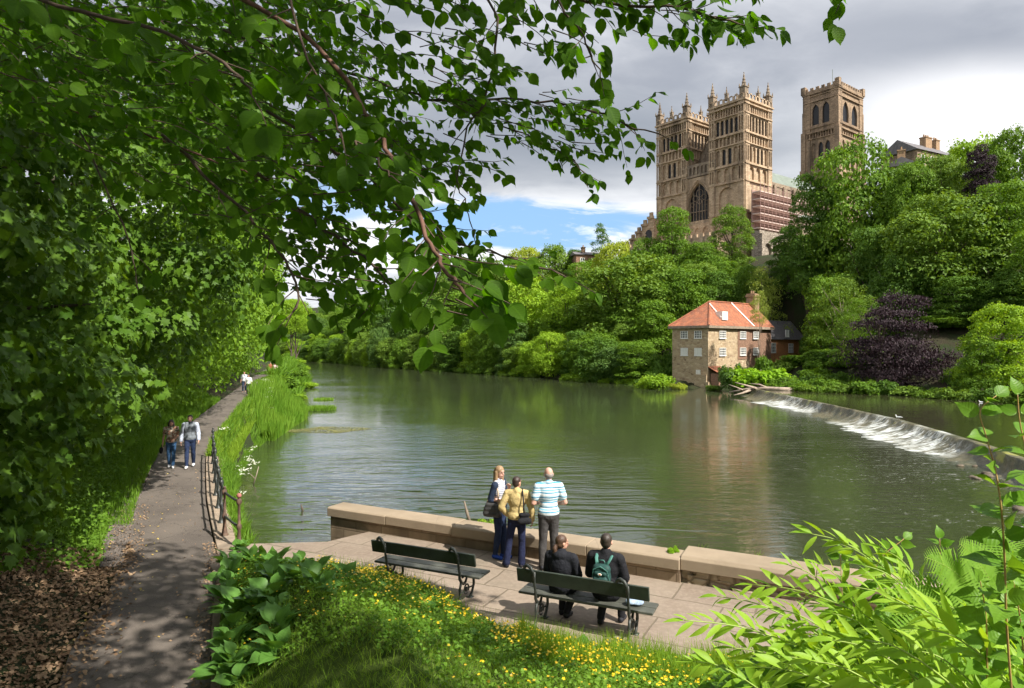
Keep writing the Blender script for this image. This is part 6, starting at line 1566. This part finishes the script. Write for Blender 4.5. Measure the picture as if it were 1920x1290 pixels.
def blotch(name, a, b_, c, sc=16):
    m, t, out = new_mat(name); co = t.n('ShaderNodeTexCoord').outputs['Object']
    n = t.noise(co, sc, 3, .6); n2 = t.noise(t.mapv(co, (1, 1, 1), (3, 5, 1)), sc*.8, 3, .6)
    principled(t, out, t.mix(t.step(n2, .52, .56), t.mix(t.step(n, .5, .54), a, b_), c), .8, t.bump(n, .4, .01), .2); return m
navy = cloth('navy_cloth', (.022, .034, .065)); jeans = cloth('dark_blue_jeans', (.020, .032, .075)); jeans2 = cloth('blue_jeans', (.035, .085, .17))
black = cloth('black_cloth', (.014, .014, .017)); grey = cloth('charcoal_trousers', (.055, .052, .052)); yel = cloth('pale_yellow_jacket', (.50, .38, .17), .15)
blue_sh = cloth('bright_blue_shoe', (.03, .07, .32)); white_sh = cloth('white_shoe', (.7, .7, .7)); dk_sh = cloth('dark_shoe', (.02, .02, .025), rough=.5)
# blonde woman
person('blonde long haired woman in a navy cardigan facing the other two by the wall', (-.24, 12.62, .05), math.radians(-112), 1.74,
  pose(elR=(.21, -.10, 1.14), wrR=(.05, .17, 1.12), hdR=V3(-.8, .6, .05), elL=(-.24, .03, 1.15), wrL=(-.08, .17, 1.33), hdL=V3(.5, .3, .8), anL=(-.055, .06, .09), toL=(-.07, .2, .03), knL=(-.07, .06, .5), anR=(.06, -.06, .09), toR=(.10, .08, .03), yawv=(-.35, -.05)),
  SKP, [('trousers', jeans, 'hips legs', .012), ('top', STR2, 'torso hem', .012), ('cardigan', navy, 'arm.55', .018), ('cardigan_back', navy, 'hem', .022), ('shoe', blue_sh, 'footL', .012), ('shoe', blue_sh, 'footR', .012)], (hairm('blonde_hair', (.28, .175, .09)), 'long'), female=True)
# woman in yellow jacket
person('short dark haired woman in a pale yellow jacket seen from behind', (.09, 12.12, .05), math.radians(-8), 1.64,
  pose(anL=(-.20, -.05, .09), toL=(-.27, .07, .03), knL=(-.15, 0, .5), anR=(.09, .0, .09), toR=(.12, .15, .03), elL=(-.30, -.06, 1.16), wrL=(-.20, .10, .98), elR=(.29, -.02, 1.13), wrR=(.29, .05, .90), yawv=(-.55, 0)),
  SK, [('trousers', cloth('indigo_trousers', (.014, .018, .048)), 'hips legsf', .014), ('jacket', yel, 'torso hem arm.97', .026), ('shoe', dk_sh, 'footL', .012), ('shoe', dk_sh, 'footR', .012)], (hairm('dark_brown_hair', (.035, .018, .014)), 'short'), female=True)
# man in polo
person('tall balding man in a blue and white striped polo shirt by the wall', (.66, 12.0, .05), math.radians(6), 1.83,
  pose(elL=(-.27, -.04, 1.15), wrL=(-.16, .17, 1.10), hdL=V3(.6, .8, 0), elR=(.28, -.04, 1.15), wrR=(.20, .18, 1.08), hdR=V3(-.3, .9, 0), anL=(-.12, -.02, .09), anR=(.12, .05, .09), toR=(.15, .2, .03), yawv=(.05, .05)),
  SKP, [('trousers', grey, 'hips legs', .018), ('polo_shirt', POLO, 'torso hem arm.32', .024), ('shoe', dk_sh, 'footL', .012), ('shoe', dk_sh, 'footR', .012)], (hairm('grey_hair', (.20, .18, .165)), 'bald'))
SIT = pose(pel=(0, 0, .54), wai=(0, -.02, .68), che=(0, -.01, .86), nek=(0, 0, 1.06), hed=(0, .03, 1.215), shL=(-.185, 0, 1.0), shR=(.185, 0, 1.0), hipL=(-.09, .02, .52), hipR=(.09, .02, .52), knL=(-.11, .45, .53), knR=(.12, .45, .53),
  anL=(-.10, .30, .09), anR=(.12, .36, .09), toL=(-.10, .44, .03), toR=(.13, .5, .03), elL=(-.25, .06, .74), elR=(.25, .06, .74), wrL=(-.10, .28, .66), wrR=(.10, .28, .66), hdL=V3(.6, .7, -.2), hdR=V3(-.6, .7, -.2))
def on_bench(u, v=.27): return (BO[0]+u*math.cos(BR)-v*math.sin(BR), BO[1]+u*math.sin(BR)+v*math.cos(BR), BO[2]-.0)
s1 = dict(SIT); s1.update(yawv=(-.7, .05), anR=(.02, .2, .09), toR=(.04, .33, .03))
pb_ = on_bench(-.40)
person('woman with a brown ponytail in a black jacket sitting on the bench', pb_, BR, 1.66, s1, SK, [('trousers', black, 'hips legs skirtseat', .018), ('jacket', cloth('black_jacket', (.016, .017, .022)), 'torso hem arm.97 hood', .034), ('shoe', dk_sh, 'footL', .012), ('shoe', dk_sh, 'footR', .012)], (hairm('brown_hair', (.075, .038, .022)), 'tail'), female=True)
s2 = dict(SIT); s2.update(yawv=(.1, .05), anL=(-.13, .18, .09), toL=(-.14, .32, .03))
pm_ = on_bench(.27)
person('dark haired man in a black jumper wearing the green backpack on the bench', pm_, BR, 1.80, s2, SKP, [('trousers', black, 'hips legs skirtseat', .018), ('jumper', black, 'torso hem arm.97', .030), ('shoe', dk_sh, 'footL', .012), ('shoe', dk_sh, 'footR', .012)], (hairm('black_brown_hair', (.035, .024, .018)), 'short'))
# backpack
M['teal'] = simple('green_backpack_fabric', (.013, .052, .046), .7, .25, 10, .5, 40, .004); M['teal_l'] = simple('light_green_strap', (.06, .18, .15), .7, .15, 10, .3); M['orange'] = simple('orange_emblem', (.75, .22, .05), .6, .1); M['whitee'] = simple('white_emblem', (.8, .8, .78), .6, .05)
bp = thing('backpack', 'small green backpack with pale straps worn by the seated man', 'backpack', pm_, BR)
MB().box(0, 0, 0, 0, 0, 0)
remesh([('e', (0, -.195, .82), (.135, .085, .19)), ('c', (-.06, -.18, .70), (.06, -.18, .70), .085, .085), ('c', (-.06, -.20, .93), (.06, -.20, .93), .07, .07)], .012, 'bag_body', M['teal'], bp)
remesh([('c', (-.06, -.262, .88), (.06, -.262, .88), .035, .035), ('c', (-.07, -.268, .80), (.07, -.268, .80), .04, .04)], .010, 'pocket', M['teal'], bp)
for sx_ in (-1, 1):
    b = MB(); b.tube([V3(sx_*.07, -.19, .99), V3(sx_*.10, -.125, 1.05), V3(sx_*.11, -.02, 1.11), V3(sx_*.12, .09, 1.05), V3(sx_*.13, .16, .85), V3(sx_*.14, .02, .66)], .024, 8, flat=.35); b.build('strap', M['teal_l'], bp, smooth=True)
b = MB(); b.tube([V3(-.045, -.185, 1.0), V3(-.03, -.2, 1.05), V3(.03, -.2, 1.05), V3(.045, -.185, 1.0)], .008, 6); b.build('handle', M['teal_l'], bp, smooth=True)
b = MB(); b.tube([V3(-.125, -.25, .80), V3(-.10, -.275, .93), V3(0, -.27, .985), V3(.10, -.275, .93), V3(.125, -.25, .80)], .006, 5); b.build('zip', M['teal_l'], bp)
e_ = MB().ball(V3(0, -.30, .88), (.030, .006, .020), 6).build('emblem', M['whitee'], bp); MB().ball(V3(.008, -.306, .883), (.016, .004, .010), 6).build('emblem_mark', M['orange'], e_)
jk = remesh([('e', (BO[0]+.72*math.cos(BR)-.25*math.sin(BR), BO[1]+.72*math.sin(BR)+.25*math.cos(BR), .53), (.10, .10, .035)), ('e', (BO[0]+.64*math.cos(BR)-.2*math.sin(BR), BO[1]+.64*math.sin(BR)+.2*math.cos(BR), .54), (.07, .08, .04))], .012, 'folded_cloth', cloth('pale_blue_cloth', (.30, .38, .50)), None)
tag(jk, 'crumpled pale blue cloth on the bench seat beside the backpack man', 'cloth')
# bags
M['leather'] = simple('dark_grey_leather', (.045, .043, .042), .5, .3, 14, .4, 50, .003)
hb = thing('handbag', 'large dark grey shoulder bag on the arm of the blonde woman', 'handbag', (-.24, 12.62, .05), math.radians(-112))
remesh([('c', (.27, -.12, 1.05), (.27, .05, 1.05), .05, .05), ('c', (.27, -.15, .90), (.27, .09, .90), .068, .068), ('c', (.27, -.14, .98), (.27, .07, .98), .062, .062)], .012, 'bag_body', M['leather'], hb)
b = MB(); b.tube([V3(.26, -.15, 1.06), V3(.21, -.08, 1.30), V3(.15, -.03, 1.475), V3(.20, .06, 1.3), V3(.26, .09, 1.06)], .014, 6); b.build('strap', simple('tan_strap', (.45, .33, .22), .6), hb, smooth=True)
hb2 = thing('handbag', 'small black bag slung on the back of the woman in yellow', 'handbag', (.09, 12.12, .05), math.radians(-8))
remesh([('c', (.10, -.185, .99), (.21, -.15, .99), .045, .045), ('c', (.09, -.19, .88), (.23, -.15, .88), .06, .06)], .012, 'bag_body', black, hb2)
b = MB(); b.tube([V3(.15, -.185, 1.02), V3(.14, -.155, 1.2), V3(.115, -.10, 1.38), V3(.10, 0, 1.42), V3(.12, .12, 1.33), V3(.2, .15, 1.1), V3(.24, -.02, 1.0)], .014, 6, flat=.5); b.build('strap', black, hb2, smooth=True)
# walking couple
WALK = pose(anL=(-.08, -.20, .12), toL=(-.08, -.08, .045), knL=(-.09, -.03, .51), anR=(.09, .20, .09), toR=(.10, .35, .04), knR=(.09, .14, .51), elL=(-.25, .0, 1.14), wrL=(-.27, .14, .92), elR=(.25, -.08, 1.14), wrR=(.28, -.05, .88))
wm = dict(WALK); wm.update(yawv=(.05, -.02))
person('young man in a grey jumper and jeans with white shoes walking down the path', (-10.62, 22.0, .03), math.radians(200), 1.73, wm, SKP,
  [('trousers', jeans, 'hips legs', .016), ('jacket', cloth('pale_blue_grey_jacket', (.42, .46, .55)), 'arm.97', .028), ('jumper', cloth('grey_jumper', (.17, .19, .21)), 'torso hem', .028), ('shoe', white_sh, 'footL', .014), ('shoe', white_sh, 'footR', .014)], (hairm('dark_hair', (.03, .018, .014)), 'short'), vox=.013)
ww = dict(WALK); ww.update(anL=(-.06, .15, .09), toL=(-.07, .29, .04), knL=(-.08, .11, .5), anR=(.07, -.12, .11), toR=(.08, .01, .04), knR=(.08, .0, .5), yawv=(-.15, 0), elL=(-.22, .0, 1.15), wrL=(-.10, .16, 1.05))
person('woman with long dark hair in a patterned blouse walking beside the young man', (-11.22, 21.95, .03), math.radians(204), 1.58, ww, SK,
  [('trousers', jeans2, 'hips legs', .014), ('blouse', blotch('patterned_blouse', (.52, .46, .36), (.10, .08, .06), (.30, .16, .10)), 'torso hem arm.3', .028), ('shoe', white_sh, 'footL', .012), ('shoe', white_sh, 'footR', .012)], (hairm('long_dark_hair', (.022, .013, .012)), 'long'), vox=.013, female=True)
hb3 = thing('handbag', 'black bag hanging from the hand of the walking woman', 'handbag', (-11.22, 21.95, .03), math.radians(204))
remesh([('e', (.30, -.05, .58), (.06, .13, .11))], .015, 'bag_body', black, hb3); b = MB(); b.tube([V3(.29, -.13, .64), V3(.27, -.05, .80), V3(.29, .03, .64)], .010, 5); b.build('strap', black, hb3)
# far walkers
fp = lambda px, d: (d*(px-960)/F, d, .03)
person('distant walker in a white top and dark trousers on the path', fp(466, 53.5), math.radians(195), 1.62, WALK, SK, [('trousers', black, 'hips legs', .02), ('top', cloth('white_top', (.68, .70, .66)), 'torso hem arm.5', .03)], (hairm('brown_hair_2', (.08, .03, .02)), 'long'), vox=.022, eyes=False, female=True)
person('distant walker half hidden behind the one in white', fp(458, 56.5), math.radians(195), 1.72, WALK, SK, [('trousers', navy, 'hips legs', .02), ('shirt', cloth('pale_shirt', (.55, .56, .6)), 'torso hem arm.4', .03)], (hairm('red_brown_hair', (.13, .03, .02)), 'short'), vox=.022, eyes=False)
person('far walker in a rust red top where the path bends', fp(507, 84), math.radians(195), 1.75, WALK, SK, [('trousers', navy, 'hips legs', .02), ('shirt', cloth('rust_shirt', (.32, .10, .06)), 'torso hem arm.6', .03)], (hairm('dark_hair_3', (.03, .02, .02)), 'short'), vox=.022, eyes=False)
person('far walker in a pale pink top and blue skirt where the path bends', fp(515.5, 83), math.radians(195), 1.68, WALK, SK, [('skirt', jeans2, 'hips legs', .05), ('shirt', cloth('pink_top', (.62, .42, .42)), 'torso hem arm.4', .03)], (hairm('red_hair', (.12, .04, .03)), 'long'), vox=.022, eyes=False, female=True)

# ---------- birds, driftwood, small plants
def gull(label, loc, rz):
    o = thing('gull', label, 'bird', loc, rz)
    remesh([('e', (0, 0, .20), (.075, .17, .075)), ('c', (0, .12, .24), (0, .17, .33), .045, .035), ('e', (0, .18, .36), (.036, .045, .036)), ('c', (0, -.12, .20), (0, -.27, .21), .05, .015)], .012, 'body', M['whitee'], o)
    for s_ in (-1, 1): remesh([('e', (s_*.065, -.05, .225), (.02, .17, .055)), ('c', (s_*.05, -.15, .22), (s_*.02, -.30, .21), .02, .008)], .010, 'wing', simple('gull_grey_%d' % s_, (.45, .47, .5), .7), o)
    b = MB(); b.tube([V3(0, .215, .355), V3(0, .26, .345)], [.012, .004], 6); b.build('beak', simple('beak_yellow', (.7, .45, .05), .5), o)
    for s_ in (-.03, .03): MB().tube([V3(s_, 0, .15), V3(s_, .01, .0), V3(s_, .05, .0)], .007, 5).build('leg', simple('leg_pink', (.5, .3, .25), .5), o)
gull('white gull standing on the crest of the weir', (29.22, 50.4, -1.64), math.radians(60))
gull('pale gull resting near the bushes on the upper water', (46.6, 66.3, -1.88), math.radians(100))
M['drift'] = simple('bleached_driftwood', (.33, .26, .20), .9, .3, 3, .5, 14, .02)
def wood(name, label, cat, limbs, mat, n=7):
    o0 = np.array(limbs[0][0][0]); b = MB()
    for pts, ra in limbs: b.tube([np.asarray(p)-o0 for p in pts], ra, n)
    o = b.build(name, mat, None, smooth=True); o.location = tuple(o0); return tag(o, label, cat)
q = lambda px, py, d: P(px, py, d)
wood('fallen_tree', 'bleached fallen tree lying across the head of the weir', 'fallen tree', [([q(1490, 732, 83.0), q(1460, 730, 84.0), q(1430, 728, 85.0), q(1400, 730, 86.0), q(1368, 735, 87.0)], [.36, .30, .25, .18, .07]),
  ([q(1420, 729, 85.3), q(1400, 723, 85.0), q(1378, 717, 85.0)], [.2, .12, .04]), ([q(1410, 730, 85.6), q(1392, 737, 84.5), q(1376, 741, 84.0)], [.2, .12, .05]), ([q(1440, 728, 84.8), q(1424, 721, 85.0), q(1405, 719, 86.0)], [.15, .1, .03]), ([q(1392, 731, 86.0), q(1380, 726, 86.0), q(1366, 721, 86.5)], [.12, .08, .03])], M['drift'])
zw = WZ-.1
pt = lambda px, py, z: G(px, py, z)
def stick(label, px, py, h, lean, mat=M['drift'], r0=.03):
    a = pt(px, py, zw); wood('branch', label, 'branch', [([a, a+V3(lean*h*.5, 0, h*.55), a+V3(lean*h*.8, .05, h)], [r0, r0*.8, r0*.4]), ([a+V3(lean*h*.3, 0, h*.4), a+V3(-h*.15, 0, h*.65)], [r0*.6, r0*.25])], mat, 6)
stick('bare branch sticking out of the dark water by the railing', 474, 912, .95, .35)
stick('short dark stick poking from the rippled water left of the pier', 570, 962, .35, -.5, M['bark'], .05)
stick('broken brown stump of branch behind the parapet wall', 883, 985, .9, -.35, M['bark_light'], .07)
a = pt(545, 795, zw)
wood('branch', 'long dark branch floating by the reeds', 'branch', [([a+V3(-2.5, .3, .08), a+V3(-1, 0, .14), a+V3(.8, -.2, .05)], [.10, .08, .03]), ([a+V3(-.8, 0, .12), a+V3(-.2, .2, .5)], [.05, .02])], M['bark'])
shrub('small green weeds growing behind the parapet beside the stump', tuple(G(905, 1010, -.2)+V3(0, .55, -.1)), .7, .55, 'bright')
shrub('little plant in the joint of the coping stones', (2.80, 11.66, .34), .26, .34, 'lime')
pos = []
rr = np.random.default_rng(12)
for i in range(9000):
    y = rr.uniform(13.4, 25); x = XL(y)+rr.uniform(-.05, .55)*rr.random(); pos.append((x, y, rr.uniform(-1.2, -.3)))
for i in range(2500):
    y = rr.uniform(13.6, 24); pos.append((PR(y)+.48+rr.random()*.35, y, rr.uniform(-.25, .02)))
pos = np.array(pos); blades('wall_grass', pos, rr.uniform(.12, .36, len(pos)), np.full(len(pos), .018), LM['grass'], rr, .55)
U2 = norm(C_-B_)
pos = np.array([B_+U2*rr.uniform(.3, 6)+V3(0, 0, .5)+norm(V3(-U2[1], U2[0], 0))*.58 for _ in range(60)]); pos[:, 0] = np.round(pos[:, 0]*1.2)/1.2+rr.normal(size=60)*.04; pos[:, 1] = B_[1]+(pos[:, 0]-B_[0])*U2[1]/U2[0]+.66
blades('wall_top_grass', pos, rr.uniform(.08, .2, 60), np.full(60, .01), LM['grass_y'], rr, .6)
# rocks below the right end of the weir
M['rock'] = simple('wet_brown_rock', (.12, .095, .065), .7, .4, 2.0, .6, 8, .05)
for i in range(22):
    y = rr.uniform(22, 37); x = np.interp(y, [22, 38], [21.4, 26.4])-rr.uniform(.5, 2.4); s_ = rr.uniform(.1, .28)
    b = MB(); b.ball(V3(0, 0, 0), (s_*1.3, s_, s_*.55), 5); o = b.build('rock', M['rock'], None, smooth=True); o.location = (x, y, WZ+.02); o.rotation_euler = (rr.uniform(-.2, .2), rr.uniform(-.2, .2), rr.uniform(0, 6)); tag(o, 'wet brown rock in the shallows under the near end of the weir', 'rock', 'rocks in the shallows below the weir')
